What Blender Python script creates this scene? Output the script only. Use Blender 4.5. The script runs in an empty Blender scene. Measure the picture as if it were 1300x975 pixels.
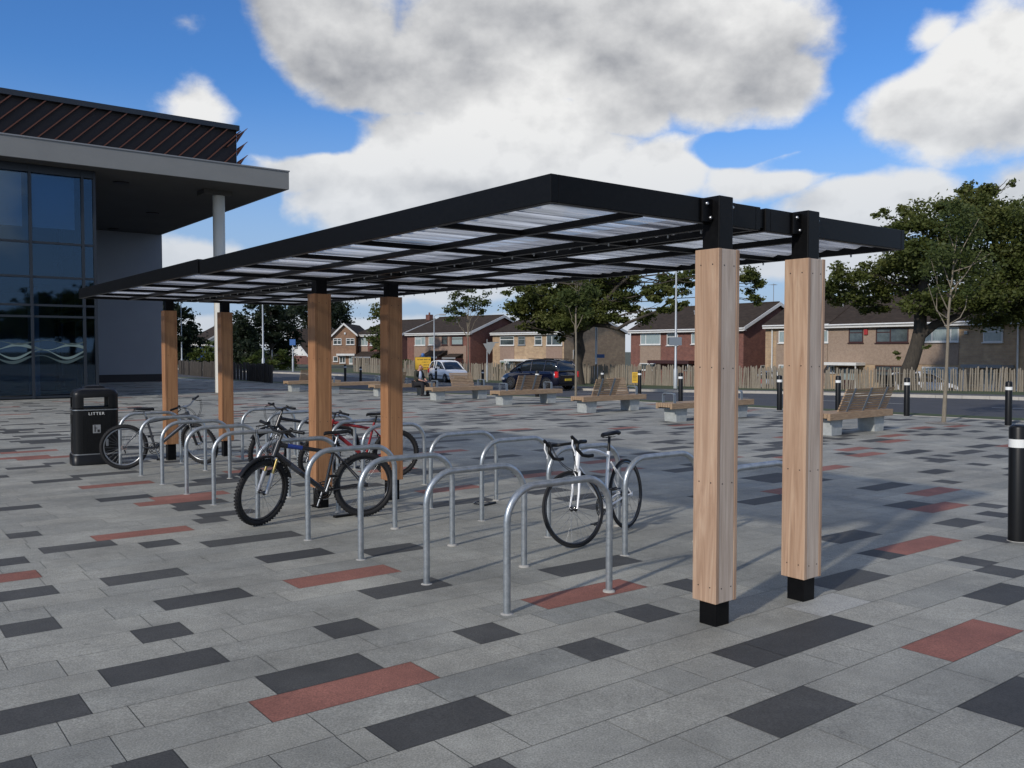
import bpy, bmesh, math, random
import numpy as np
from mathutils import Vector, Matrix
random.seed(7)
sc = bpy.context.scene
C = sc.collection
R = math.radians
# ------------------------------------------------------------------ camera geometry / ground level
F = 1105.; PITCH = math.atan(43.5/F); ZC = 1.64
def lerp(t, a):
    for (x0, y0), (x1, y1) in zip(a, a[1:]):
        if t <= x1: return y0+(y1-y0)*(t-x0)/(x1-x0)
    return a[-1][1]
TR = [(-999,1.64),(0,1.64),(5.5,1.70),(10,1.78),(14,1.80),(33,1.86),(40,1.99),(49,2.25),(60,2.27),(9999,2.27)]
TL = [(-999,1.64),(0,1.64),(5.5,1.70),(10,1.78),(14,1.80),(33,1.84),(70,1.92),(9999,1.92)]
def gz(x, y):
    k = min(1, max(0, (-4-x)/10.)); k = k*k*(3-2*k)
    z = ZC-(lerp(y, TR)*(1-k)+lerp(y, TL)*k)
    n = .714*x+.70*y
    if n > 46.5: z -= .95*min(1, (n-46.5)/8.)*(1-k)
    return z
def ray(px, py):
    a = px-650; b = 487.5-py
    return (a, F*math.cos(PITCH)+b*math.sin(PITCH), b*math.cos(PITCH)-F*math.sin(PITCH))
def G(px, py):                        # a pixel of the photograph's ground -> ground point
    r = ray(px, py); h = 1.8
    for _ in range(60):
        t = h/-r[2]; h = .5*h+.5*(ZC-gz(r[0]*t, r[1]*t))
    return Vector((r[0]*t, r[1]*t, gz(r[0]*t, r[1]*t)))
def atz(px, py, z):                   # point at absolute height z
    r = ray(px, py); t = (z-ZC)/r[2]
    return Vector((r[0]*t, r[1]*t, z))
def aty(px, py, Y):                   # point at forward distance Y
    r = ray(px, py); t = Y/r[1]
    return Vector((r[0]*t, Y, ZC+r[2]*t))
def onplane(px, py, P, n):            # point on the vertical plane through P with normal n
    r = Vector(ray(px, py)); o = Vector((0, 0, ZC))
    t = (Vector(P)-o).dot(n)/r.dot(n)
    return o+r*t
A = math.atan2(855, 1105)
U = Vector((-math.sin(A), math.cos(A), 0)); V = Vector((math.cos(A), math.sin(A), 0))
def W(u, v, z=None):
    p = U*u+V*v
    p.z = gz(p.x, p.y) if z is None else z
    return p
# ------------------------------------------------------------------ materials
def mat(name, col, rough=.6, metal=0, var=None, vscale=5, bump=0, bscale=40, stretch=None, spec=.5, coat=0, detail=6, mix=None, trans=0):
    m = bpy.data.materials.new(name); m.use_nodes = True
    nt = m.node_tree; N = nt.nodes; L = nt.links
    b = N['Principled BSDF']
    b.inputs['Base Color'].default_value = (*col, 1); b.inputs['Roughness'].default_value = rough
    b.inputs['Metallic'].default_value = metal; b.inputs['Specular IOR Level'].default_value = spec
    b.inputs['Coat Weight'].default_value = coat
    if var or bump:
        tc = N.new('ShaderNodeTexCoord'); mp = N.new('ShaderNodeMapping')
        L.new(tc.outputs['Object'], mp.inputs['Vector'])
        if stretch: mp.inputs['Scale'].default_value = stretch
    if var:
        no = N.new('ShaderNodeTexNoise'); no.inputs['Scale'].default_value = vscale; no.inputs['Detail'].default_value = detail
        no.inputs['Roughness'].default_value = .65
        L.new(mp.outputs[0], no.inputs['Vector'])
        cr = N.new('ShaderNodeValToRGB'); cr.color_ramp.elements[0].position = .32; cr.color_ramp.elements[1].position = .68
        cr.color_ramp.elements[0].color = (*col, 1); cr.color_ramp.elements[1].color = (*var, 1)
        if mix: e = cr.color_ramp.elements.new(.5); e.color = (*mix, 1)
        L.new(no.outputs['Fac'], cr.inputs[0]); L.new(cr.outputs[0], b.inputs['Base Color'])
    if bump:
        n2 = N.new('ShaderNodeTexNoise'); n2.inputs['Scale'].default_value = bscale; n2.inputs['Detail'].default_value = 4
        L.new(mp.outputs[0], n2.inputs['Vector'])
        bp = N.new('ShaderNodeBump'); bp.inputs['Strength'].default_value = bump; bp.inputs['Distance'].default_value = .01
        L.new(n2.outputs['Fac'], bp.inputs['Height']); L.new(bp.outputs[0], b.inputs['Normal'])
    return m
M = {}
def slab_mat(name, c0, c1, tint):
    m = bpy.data.materials.new(name); m.use_nodes = True; nt = m.node_tree; N = nt.nodes; L = nt.links; b = N['Principled BSDF']
    at = N.new('ShaderNodeAttribute'); at.attribute_name = 'slab'
    tc = N.new('ShaderNodeTexCoord')
    n1 = N.new('ShaderNodeTexNoise'); n1.inputs['Scale'].default_value = 110; n1.inputs['Detail'].default_value = 3; n1.inputs['Roughness'].default_value = .8
    n2 = N.new('ShaderNodeTexNoise'); n2.inputs['Scale'].default_value = 1.3; n2.inputs['Detail'].default_value = 5
    n3 = N.new('ShaderNodeTexNoise'); n3.inputs['Scale'].default_value = 9; n3.inputs['Detail'].default_value = 6; n3.inputs['Roughness'].default_value=.7
    for n in (n1, n2, n3): L.new(tc.outputs['Object'], n.inputs['Vector'])
    mx = N.new('ShaderNodeMix'); mx.data_type = 'RGBA'; mx.inputs[6].default_value = (*c0, 1); mx.inputs[7].default_value = (*c1, 1)
    L.new(at.outputs['Fac'], mx.inputs[0])
    def mul(prev, noise, lo, hi, a=.3, bb=.7):
        mr = N.new('ShaderNodeMapRange'); mr.inputs[1].default_value = a; mr.inputs[2].default_value = bb
        mr.inputs[3].default_value = lo; mr.inputs[4].default_value = hi; L.new(noise.outputs['Fac'], mr.inputs[0])
        h = N.new('ShaderNodeMix'); h.data_type = 'RGBA'; h.blend_type = 'MULTIPLY'; h.inputs[0].default_value = 1
        L.new(prev, h.inputs[6]); L.new(mr.outputs[0], h.inputs[7]); return h.outputs[2]
    o = mul(mx.outputs[2], n1, .55, 1.45); o = mul(o, n2, .82, 1.16); o = mul(o, n3, .88, 1.10)
    n4 = N.new('ShaderNodeTexNoise'); n4.inputs['Scale'].default_value = .45; n4.inputs['Detail'].default_value = 7; n4.inputs['Roughness'].default_value = .7; L.new(tc.outputs['Object'], n4.inputs['Vector']); o = mul(o, n4, .76, 1.12, .33, .62)
    n5 = N.new('ShaderNodeTexVoronoi'); n5.inputs['Scale'].default_value = 2.1; n5.inputs['Randomness'].default_value = 1; L.new(tc.outputs['Object'], n5.inputs['Vector'])
    class _o: outputs = {'Fac': n5.outputs['Distance']}
    o = mul(o, _o, .72, 1., .018, .045)
    L.new(o, b.inputs['Base Color'])
    b.inputs['Roughness'].default_value = .72; b.inputs['Specular IOR Level'].default_value = .35
    bp = N.new('ShaderNodeBump'); bp.inputs['Strength'].default_value = .35; bp.inputs['Distance'].default_value = .004
    L.new(n1.outputs['Fac'], bp.inputs['Height']); L.new(bp.outputs[0], b.inputs['Normal'])
    return m
M['slab_grey'] = slab_mat('granite_grey_slab', (.240,.241,.214), (.335,.325,.276), 0)
M['slab_dark'] = slab_mat('charcoal_slab', (.050,.050,.048), (.082,.081,.075), 0)
M['slab_red'] = slab_mat('red_slab', (.225,.092,.066), (.285,.122,.09), 0)
M['slab_pale'] = slab_mat('pale_dusty_slab', (.36,.36,.33), (.40,.395,.36), 0)
M['joint'] = mat('sand_joint', (.12,.12,.108), .95, var=(.26,.255,.23), vscale=2.2)
def wood(name, a, b_, c_, rough=.65):
    m = bpy.data.materials.new(name); m.use_nodes = True; nt = m.node_tree; N = nt.nodes; L = nt.links; b = N['Principled BSDF']
    tc = N.new('ShaderNodeTexCoord'); mp = N.new('ShaderNodeMapping'); mp.inputs['Scale'].default_value = (7, 7, .5)
    L.new(tc.outputs['Object'], mp.inputs['Vector'])
    n1 = N.new('ShaderNodeTexNoise'); n1.inputs['Scale'].default_value = 1.6; n1.inputs['Detail'].default_value = 8; n1.inputs['Distortion'].default_value = 2.4; n1.inputs['Roughness'].default_value = .6
    mp2 = N.new('ShaderNodeMapping'); mp2.inputs['Scale'].default_value = (70, 70, 1.6); L.new(tc.outputs['Object'], mp2.inputs['Vector'])
    n2 = N.new('ShaderNodeTexNoise'); n2.inputs['Scale'].default_value = 1; n2.inputs['Detail'].default_value = 4
    L.new(mp.outputs[0], n1.inputs['Vector']); L.new(mp2.outputs[0], n2.inputs['Vector'])
    cr = N.new('ShaderNodeValToRGB'); e = cr.color_ramp.elements
    e[0].position = .3; e[0].color = (*a, 1); e[1].position = .72; e[1].color = (*c_, 1); k = e.new(.5); k.color = (*b_, 1)
    L.new(n1.outputs['Fac'], cr.inputs[0])
    mr = N.new('ShaderNodeMapRange'); mr.inputs[1].default_value = .3; mr.inputs[2].default_value = .7; mr.inputs[3].default_value = .87; mr.inputs[4].default_value = 1.07
    L.new(n2.outputs['Fac'], mr.inputs[0])
    h = N.new('ShaderNodeMix'); h.data_type = 'RGBA'; h.blend_type = 'MULTIPLY'; h.inputs[0].default_value = 1
    L.new(cr.outputs[0], h.inputs[6]); L.new(mr.outputs[0], h.inputs[7]); L.new(h.outputs[2], b.inputs['Base Color'])
    b.inputs['Roughness'].default_value = rough
    bp = N.new('ShaderNodeBump'); bp.inputs['Strength'].default_value = .25; bp.inputs['Distance'].default_value = .003
    L.new(n2.outputs['Fac'], bp.inputs['Height']); L.new(bp.outputs[0], b.inputs['Normal'])
    return m
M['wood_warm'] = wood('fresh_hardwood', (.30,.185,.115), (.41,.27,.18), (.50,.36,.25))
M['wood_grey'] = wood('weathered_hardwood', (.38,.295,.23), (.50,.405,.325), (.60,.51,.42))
M['wood_brown'] = wood('shaded_brown_hardwood', (.24,.11,.048), (.32,.155,.07), (.39,.20,.095))  # far posts: truly browner wood, with part of their shade in both colours
M['wood_brown2'] = wood('shaded_amber_hardwood', (.27,.13,.056), (.36,.18,.08), (.43,.225,.105))
M['bench_wood'] = mat('bench_timber', (.24,.155,.09), .7, var=(.40,.285,.18), vscale=3, stretch=(2,14,14), bump=.2)
M['black_steel'] = mat('black_powder_coat', (.0035,.0036,.004), .36, var=(.006,.006,.0065), vscale=30, bump=.05, bscale=300, spec=.12)
M['galv'] = mat('galvanised_steel', (.30,.33,.35), .38, .75, var=(.47,.50,.52), vscale=22, bump=.04, bscale=60)
M['steel'] = mat('stainless_steel', (.38,.39,.40), .35, 1)
M['chrome'] = mat('chrome', (.7,.7,.7), .15, 1)
M['bench_steel'] = mat('grey_painted_steel', (.20,.235,.27), .45, .3)
M['concrete'] = mat('pale_concrete', (.30,.32,.31), .8, var=(.42,.44,.43), vscale=9, bump=.2)
M['asphalt'] = mat('asphalt', (.045,.047,.052), .85, var=(.062,.064,.07), vscale=1.2, bump=.3, bscale=200)
M['path'] = mat('footway_asphalt', (.075,.075,.078), .9, var=(.10,.10,.10), vscale=.8)
M['kerb'] = mat('kerb_concrete', (.36,.34,.30), .85, var=(.46,.43,.38), vscale=2)
M['grass'] = mat('rough_grass', (.035,.055,.018), .95, var=(.075,.085,.035), vscale=1.5, mix=(.05,.07,.025), bump=.6, bscale=30)
M['earth'] = mat('open_ground', (.05,.06,.03), .95, var=(.08,.08,.05), vscale=.2)
M['white_line'] = mat('road_paint', (.6,.6,.56), .7, var=(.4,.4,.38), vscale=12)
M['yellow_paving'] = mat('buff_tactile_paving', (.42,.33,.18), .85, var=(.35,.28,.17), vscale=3)
M['rubber'] = mat('black_rubber', (.010,.010,.011), .8, bump=.1, bscale=90)
M['tyre_side'] = M['rubber']
M['black_paint'] = mat('gloss_black_paint', (.012,.012,.014), .25, coat=.4)
M['black_plastic'] = mat('black_plastic', (.006,.0063,.007), .38, bump=.05, bscale=200, spec=.3)
M['white_paint'] = mat('white_gloss_paint', (.78,.79,.80), .25, coat=.5)
M['white_band'] = mat('white_reflective_band', (.75,.76,.74), .4)
M['red_paint'] = mat('red_gloss_paint', (.27,.018,.02), .25, coat=.5)
M['blue_paint'] = mat('blue_gloss_paint', (.012,.035,.19), .25, coat=.4)
M['darkgrey_paint'] = mat('dark_grey_metallic', (.06,.065,.075), .3, .4, coat=.4)
M['gold'] = mat('gold_anodised', (.5,.38,.15), .3, 1)
M['orange'] = mat('orange_reflector', (.7,.2,.03), .3)
def glassy(name, tint, base, refl, rough=.02):
    m = bpy.data.materials.new(name); m.use_nodes = True; nt = m.node_tree; N = nt.nodes; L = nt.links
    N.remove(N['Principled BSDF']); out = N['Material Output']
    t = N.new('ShaderNodeBsdfTransparent'); t.inputs[0].default_value = (*tint, 1)
    g = N.new('ShaderNodeBsdfGlossy'); g.inputs['Roughness'].default_value = rough; g.inputs['Color'].default_value = (*base, 1)
    lw = N.new('ShaderNodeLayerWeight'); lw.inputs[0].default_value = refl
    mx = N.new('ShaderNodeMixShader'); L.new(lw.outputs['Fresnel'], mx.inputs[0]); L.new(t.outputs[0], mx.inputs[1]); L.new(g.outputs[0], mx.inputs[2])
    L.new(mx.outputs[0], out.inputs[0]); return m
M['curtain_glass'] = glassy('tinted_curtain_glass', (.50,.64,.76), (.62,.80,.98), .42)
M['clear_glass'] = glassy('window_glass', (.7,.75,.75), (.9,.95,1), .35)
M['car_glass'] = mat('dark_car_glass', (.015,.02,.025), .08, spec=.8)
M['house_glass'] = mat('dark_window_glass', (.03,.038,.042), .08, var=(.10,.125,.125), vscale=1.3, spec=.8)
M['net_curtain'] = mat('window_with_net_curtain', (.20,.26,.26), .15, var=(.34,.40,.40), vscale=6, stretch=(5,5,.3), spec=.8)
M['frost'] = mat('frosted_film', (.16,.22,.21), .5)
M['frost_dim'] = mat('faint_frosted_film', (.055,.085,.085), .5)
M['render_grey'] = mat('grey_render', (.20,.205,.20), .8, var=(.225,.23,.222), vscale=.8, bump=.1, bscale=60)
M['render_dark'] = mat('dark_grey_render', (.27,.285,.31), .85, var=(.30,.315,.34), vscale=.5)
M['soffit'] = mat('soffit_board', (.075,.072,.066), .85, var=(.09,.087,.08), vscale=.5)
M['mullion'] = mat('slate_blue_aluminium', (.025,.031,.04), .4, .3)
M['copper_fin'] = mat('copper_coloured_fin', (.13,.048,.028), .5, .3)
M['plant_dark'] = mat('dark_cladding', (.018,.014,.015), .6)
M['column'] = mat('off_white_column_paint', (.62,.62,.58), .5)
M['interior'] = mat('interior_dark_surface', (.05,.06,.065), .8)
M['blind'] = mat('pale_roller_blind', (.70,.76,.78), .8)
def brick(name, c1, c2, mortar, bw=.225, rh=.075):
    m = bpy.data.materials.new(name); m.use_nodes = True; nt = m.node_tree; N = nt.nodes; L = nt.links; b = N['Principled BSDF']
    tc = N.new('ShaderNodeTexCoord'); sp = N.new('ShaderNodeSeparateXYZ'); cb = N.new('ShaderNodeCombineXYZ'); ad = N.new('ShaderNodeMath')
    L.new(tc.outputs['Object'], sp.inputs[0]); L.new(sp.outputs[0], ad.inputs[0]); L.new(sp.outputs[1], ad.inputs[1])
    L.new(ad.outputs[0], cb.inputs[0]); L.new(sp.outputs[2], cb.inputs[1])
    br = N.new('ShaderNodeTexBrick'); br.inputs['Scale'].default_value = 1; br.inputs['Brick Width'].default_value = bw; br.inputs['Row Height'].default_value = rh
    br.inputs['Mortar Size'].default_value = .008; br.inputs['Color1'].default_value = (*c1, 1); br.inputs['Color2'].default_value = (*c2, 1); br.inputs['Mortar'].default_value = (*mortar, 1)
    L.new(cb.outputs[0], br.inputs['Vector'])
    n = N.new('ShaderNodeTexNoise'); n.inputs['Scale'].default_value = 1.7; n.inputs['Detail'].default_value = 6; n.inputs['Roughness'].default_value=.75; L.new(tc.outputs['Object'], n.inputs['Vector'])
    mr = N.new('ShaderNodeMapRange'); mr.inputs[1].default_value = .3; mr.inputs[2].default_value = .7; mr.inputs[3].default_value = .72; mr.inputs[4].default_value = 1.2
    L.new(n.outputs['Fac'], mr.inputs[0])
    h = N.new('ShaderNodeMix'); h.data_type = 'RGBA'; h.blend_type = 'MULTIPLY'; h.inputs[0].default_value = 1
    L.new(br.outputs[0], h.inputs[6]); L.new(mr.outputs[0], h.inputs[7]); L.new(h.outputs[2], b.inputs['Base Color'])
    b.inputs['Roughness'].default_value = .9; return m
M['brick_red'] = brick('red_brick', (.15,.055,.042), (.21,.078,.055), (.17,.12,.10))
M['brick_dkred'] = brick('dark_red_brick', (.12,.042,.032), (.17,.058,.042), (.13,.09,.075))
M['brick_buff'] = brick('buff_brick', (.42,.30,.18), (.35,.24,.15), (.36,.30,.23), .45, .15)
M['brick_brown'] = brick('brown_brick', (.21,.155,.11), (.17,.12,.085), (.20,.165,.13))
M['brick_orange'] = brick('orange_brown_brick', (.26,.145,.085), (.22,.12,.07), (.25,.19,.14))
M['dash'] = mat('pebbledash', (.24,.175,.13), .95, var=(.32,.245,.185), vscale=7, bump=.3)
M['dash_pink'] = mat('pinkish_pebbledash', (.24,.165,.125), .95, var=(.29,.21,.165), vscale=5)
M['white_render'] = mat('white_render', (.62,.61,.57), .85, var=(.70,.69,.66), vscale=1)
M['roof'] = mat('brown_concrete_tiles', (.030,.022,.017), .95, var=(.062,.046,.035), vscale=2.2, stretch=(1,1,6), mix=(.044,.034,.027), spec=.15)
M['upvc'] = mat('white_upvc', (.58,.58,.56), .5, var=(.66,.66,.64), vscale=2)
M['brown_frame'] = mat('dark_brown_frame', (.045,.016,.014), .5)
M['lead'] = mat('grey_lead_flashing', (.22,.23,.24), .6)
M['pale'] = mat('weathered_chestnut_pales', (.17,.145,.11), .9, var=(.25,.22,.175), vscale=9, stretch=(3,3,.5))
M['dark_pale'] = mat('dark_timber_pales', (.025,.022,.02), .85, var=(.06,.05,.04), vscale=8, stretch=(3,3,.5))
M['pole'] = mat('grey_lamp_column', (.42,.45,.47), .4, .4)
M['lens'] = mat('lamp_lens', (.5,.5,.48), .3)
M['yellow'] = mat('yellow_sign_face', (.74,.46,.04), .5, var=(.68,.41,.04), vscale=3)
M['black_ink'] = mat('black_sign_lettering', (.02,.018,.015), .6)
M['blue_sign'] = mat('blue_sign_face', (.04,.13,.36), .5)
M['grey_sign'] = mat('grey_sign_back', (.25,.27,.28), .6)
M['navy_car'] = mat('dark_navy_car_paint', (.004,.006,.020), .22, .3, coat=.8)
M['white_car'] = mat('white_car_paint', (.72,.74,.76), .3, coat=.6)
M['blue_van'] = mat('blue_van_paint', (.03,.10,.32), .3, coat=.6)
M['silver_car'] = mat('silver_car_paint', (.35,.37,.39), .3, .5, coat=.6)
M['tail_red'] = mat('red_tail_lamp_lens', (.55,.02,.02), .2, coat=.8)
M['head_lens'] = mat('headlamp_lens', (.6,.62,.64), .12, .5)
M['plate_yellow'] = mat('yellow_number_plate', (.60,.45,.04), .4)
M['skin'] = mat('skin', (.46,.25,.18), .55)
M['beard'] = mat('ginger_hair', (.22,.07,.025), .8)
M['jacket'] = mat('dark_olive_cloth', (.030,.030,.020), .9, var=(.042,.04,.028), vscale=15)
M['shirt'] = mat('pale_blue_shirt', (.42,.47,.58), .85)
M['trouser'] = mat('black_cloth', (.012,.012,.015), .9)
M['bark'] = mat('oak_bark', (.03,.025,.02), .95, var=(.065,.055,.042), vscale=5, stretch=(3,3,.6), bump=1, bscale=10)
M['bark_pale'] = mat('pale_young_bark', (.15,.125,.09), .9, var=(.24,.21,.16), vscale=12, stretch=(2,2,.4))
M['cone'] = mat('orange_cone_plastic', (.7,.10,.04), .5)
M['alarm_red'] = mat('red_alarm_box', (.33,.03,.03), .5)
M['dirt'] = mat('mulch', (.12,.10,.075), .95, var=(.3,.28,.25), vscale=8)
M['silver_fork'] = mat('silver_fork_paint', (.34,.35,.37), .3, .3, coat=.5)
M['mortar'] = mat('grey_bedding_mortar', (.30,.29,.265), .9, var=(.40,.39,.36), vscale=12)
def leafmat(name, a, b_, c_, sc_=.6):
    m = bpy.data.materials.new(name); m.use_nodes = True; nt = m.node_tree; N = nt.nodes; L = nt.links; b = N['Principled BSDF']
    tc = N.new('ShaderNodeTexCoord'); n = N.new('ShaderNodeTexNoise'); n.inputs['Scale'].default_value = sc_; n.inputs['Detail'].default_value = 8; n.inputs['Roughness'].default_value = .75
    L.new(tc.outputs['Object'], n.inputs['Vector'])
    cr = N.new('ShaderNodeValToRGB'); e = cr.color_ramp.elements; e[0].position = .33; e[0].color = (*a, 1); e[1].position = .7; e[1].color = (*c_, 1); k = e.new(.5); k.color = (*b_, 1)
    L.new(n.outputs['Fac'], cr.inputs[0]); L.new(cr.outputs[0], b.inputs['Base Color'])
    b.inputs['Roughness'].default_value = .6; b.inputs['Specular IOR Level'].default_value = .3
    tr = N.new('ShaderNodeBsdfTranslucent'); L.new(cr.outputs[0], tr.inputs[0])
    mx = N.new('ShaderNodeMixShader'); mx.inputs[0].default_value = .42
    L.new(b.outputs[0], mx.inputs[1]); L.new(tr.outputs[0], mx.inputs[2]); L.new(mx.outputs[0], N['Material Output'].inputs[0])
    return m
M['leaf_oak'] = leafmat('oak_leaves', (.036,.050,.013), (.088,.108,.025), (.19,.19,.06))
M['leaf_young'] = leafmat('young_tree_leaves', (.04,.06,.018), (.07,.095,.026), (.12,.14,.045))
M['leaf_dark'] = leafmat('evergreen_leaves', (.012,.022,.012), (.022,.035,.017), (.045,.055,.022))
M['leaf_bush'] = leafmat('hedge_leaves', (.04,.06,.015), (.07,.10,.02), (.13,.15,.04))
def sheetmat():
    m = bpy.data.materials.new('translucent_polycarbonate'); m.use_nodes = True; nt = m.node_tree; N = nt.nodes; L = nt.links
    N.remove(N['Principled BSDF']); out = N['Material Output']
    tc = N.new('ShaderNodeTexCoord'); mp = N.new('ShaderNodeMapping'); mp.inputs['Scale'].default_value = (.3, 6.5, 1)
    L.new(tc.outputs['Object'], mp.inputs[0])
    n = N.new('ShaderNodeTexNoise'); n.inputs['Scale'].default_value = 1.6; n.inputs['Detail'].default_value = 6; n.inputs['Roughness'].default_value = .6; L.new(mp.outputs[0], n.inputs[0])
    cr = N.new('ShaderNodeValToRGB'); e = cr.color_ramp.elements; e[0].position = .40; e[0].color = (.13,.135,.145,1); e[1].position = .66; e[1].color = (.92,.93,.93,1)  # bright highlights along the ribs are painted in as pale colour streaks
    L.new(n.outputs['Fac'], cr.inputs[0])
    tl = N.new('ShaderNodeBsdfTranslucent'); df = N.new('ShaderNodeBsdfDiffuse'); tp = N.new('ShaderNodeBsdfTransparent'); gl = N.new('ShaderNodeBsdfGlossy'); gl.inputs['Roughness'].default_value = .12
    tp.inputs[0].default_value = (.75,.78,.80,1)
    L.new(cr.outputs[0], tl.inputs[0]); L.new(cr.outputs[0], df.inputs[0])
    m1 = N.new('ShaderNodeMixShader'); m1.inputs[0].default_value = .12; L.new(tl.outputs[0], m1.inputs[1]); L.new(df.outputs[0], m1.inputs[2])
    m2 = N.new('ShaderNodeMixShader'); m2.inputs[0].default_value = .25; L.new(m1.outputs[0], m2.inputs[1]); L.new(tp.outputs[0], m2.inputs[2])
    lw = N.new('ShaderNodeLayerWeight'); lw.inputs[0].default_value = .06
    m3 = N.new('ShaderNodeMixShader'); m3.inputs[0].default_value = .07; L.new(m2.outputs[0], m3.inputs[1]); L.new(gl.outputs[0], m3.inputs[2])
    L.new(m3.outputs[0], out.inputs[0]); return m
M['sheet'] = sheetmat()
# ------------------------------------------------------------------ mesh builder
class MB:
    def __init__(s): s.v = []; s.f = []; s.m = []; s.sm = []
    def add(s, vs, fs, mi=0, smooth=False):
        o = len(s.v); s.v += [tuple(x) for x in vs]
        for f in fs: s.f.append(tuple(i+o for i in f)); s.m.append(mi); s.sm.append(smooth)
        return s
    def box(s, x0, x1, y0, y1, z0, z1, mi=0, T=None, bev=0):
        if x0 > x1: x0, x1 = x1, x0
        if y0 > y1: y0, y1 = y1, y0
        if z0 > z1: z0, z1 = z1, z0
        if bev and bev*2.2 < min(x1-x0, y1-y0, z1-z0):
            b = bmesh.new(); bmesh.ops.create_cube(b, size=1)
            bmesh.ops.scale(b, vec=(x1-x0, y1-y0, z1-z0), verts=b.verts); bmesh.ops.translate(b, vec=((x0+x1)/2, (y0+y1)/2, (z0+z1)/2), verts=b.verts)
            bmesh.ops.bevel(b, geom=list(b.edges), offset=bev, segments=2, affect='EDGES', profile=.5)
            b.verts.index_update(); vs = [v.co.copy() for v in b.verts]; fs = [[v.index for v in f.verts] for f in b.faces]; b.free()
            if T: vs = [T@v for v in vs]
            return s.add(vs, fs, mi)
        vs = [Vector((x, y, z)) for x in (x0, x1) for y in (y0, y1) for z in (z0, z1)]
        if T: vs = [T@v for v in vs]
        return s.add(vs, [(0,1,3,2),(4,6,7,5),(0,4,5,1),(2,3,7,6),(0,2,6,4),(1,5,7,3)], mi)
    def prism(s, pts, ax, a, b, mi=0, T=None):   # polygon pts in the plane normal to axis ax, from a to b
        def mk(p, t):
            return Vector((t, p[0], p[1])) if ax == 0 else Vector((p[0], t, p[1])) if ax == 1 else Vector((p[0], p[1], t))
        n = len(pts); vs = [mk(p, a) for p in pts]+[mk(p, b) for p in pts]
        if T: vs = [T@v for v in vs]
        fs = [tuple(range(n))[::-1], tuple(range(n, 2*n))]+[(i, (i+1)%n, n+(i+1)%n, n+i) for i in range(n)]
        return s.add(vs, fs, mi)
    def tube(s, pts, r, n=8, mi=0, closed=False, cap=True):
        pts = [Vector(p) for p in pts]; k = len(pts)
        rs = r if isinstance(r, (list, tuple)) else [r]*k
        vs = []; fs = []; up = None
        for i in range(k):
            if closed: t = (pts[(i+1)%k]-pts[i-1])
            else: t = pts[min(i+1, k-1)]-pts[max(i-1, 0)]
            t = t.normalized() if t.length > 1e-9 else Vector((0,0,1))
            if up is None: up = t.orthogonal().normalized()
            up = (up-t*up.dot(t))
            up = up.normalized() if up.length > 1e-6 else t.orthogonal().normalized()
            w = t.cross(up)
            for j in range(n):
                a = 2*math.pi*j/n; vs.append(pts[i]+(up*math.cos(a)+w*math.sin(a))*rs[i])
        for i in range(k if closed else k-1):
            for j in range(n):
                a = i*n+j; b = i*n+(j+1)%n; c = ((i+1)%k)*n+(j+1)%n; d = ((i+1)%k)*n+j
                fs.append((a, b, c, d))
        s.add(vs, fs, mi, True)
        if cap and not closed:
            s.add([vs[j] for j in range(n)], [tuple(range(n))[::-1]], mi); s.add(vs[-n:], [tuple(range(n))], mi)
        return s
    def lathe(s, prof, n=24, mi=0, T=None, cap=True):   # (r,z) profile about z
        vs = []; fs = []
        for r, z in prof:
            for j in range(n): a = 2*math.pi*j/n; vs.append(Vector((r*math.cos(a), r*math.sin(a), z)))
        for i in range(len(prof)-1):
            for j in range(n): fs.append((i*n+j, i*n+(j+1)%n, (i+1)*n+(j+1)%n, (i+1)*n+j))
        if T: vs = [T@v for v in vs]
        s.add(vs, fs, mi, True)
        if cap:
            s.add(vs[:n], [tuple(range(n))[::-1]], mi); s.add(vs[-n:], [tuple(range(n))], mi)
        return s
    def loft(s, rings, mi=0, smooth=True, cap=True):
        n = len(rings[0]); vs = [p for r in rings for p in r]; fs = []
        for i in range(len(rings)-1):
            for j in range(n): fs.append((i*n+j, i*n+(j+1)%n, (i+1)*n+(j+1)%n, (i+1)*n+j))
        s.add(vs, fs, mi, smooth)
        if cap: s.add(rings[0], [tuple(range(n))[::-1]], mi); s.add(rings[-1], [tuple(range(n))], mi)
        return s
    def xf(s, T, i0=0):
        s.v = s.v[:i0]+[tuple(T@Vector(p)) for p in s.v[i0:]]; return s
    def build(s, name, mats, parent=None, loc=None, rot=0):
        me = bpy.data.meshes.new(name); me.from_pydata(s.v, [], s.f)
        if not isinstance(mats, (list, tuple)): mats = [mats]
        for m in mats: me.materials.append(m)
        me.polygons.foreach_set('material_index', s.m); me.polygons.foreach_set('use_smooth', s.sm)
        me.update()
        bm = bmesh.new(); bm.from_mesh(me); bmesh.ops.recalc_face_normals(bm, faces=bm.faces); bm.to_mesh(me); bm.free()
        o = bpy.data.objects.new(name, me); C.objects.link(o)
        if parent: o.parent = parent
        if loc is not None: o.location = loc
        o.rotation_euler = (0, 0, rot)
        return o
def tag(o, label=None, cat=None, group=None, kind=None):
    if label: o['label'] = label
    if cat: o['category'] = cat
    if group: o['group'] = group
    if kind: o['kind'] = kind
    return o
def empty(name, loc, rz=0, label=None, cat=None, group=None):
    o = bpy.data.objects.new(name, None); C.objects.link(o); o.location = loc; o.rotation_euler = (0, 0, rz); o.empty_display_size = .2
    return tag(o, label, cat, group)
def kids(o): return [c for c in bpy.data.objects if c.parent == o]
def copy_tree(o, parent=None, label=None):
    c = o.copy(); C.objects.link(c); c.parent = parent
    for k in kids(o): copy_tree(k, c)
    if label: c['label'] = label
    return c
ORD = ['nearest', 'second', 'third', 'fourth', 'fifth']
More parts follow.
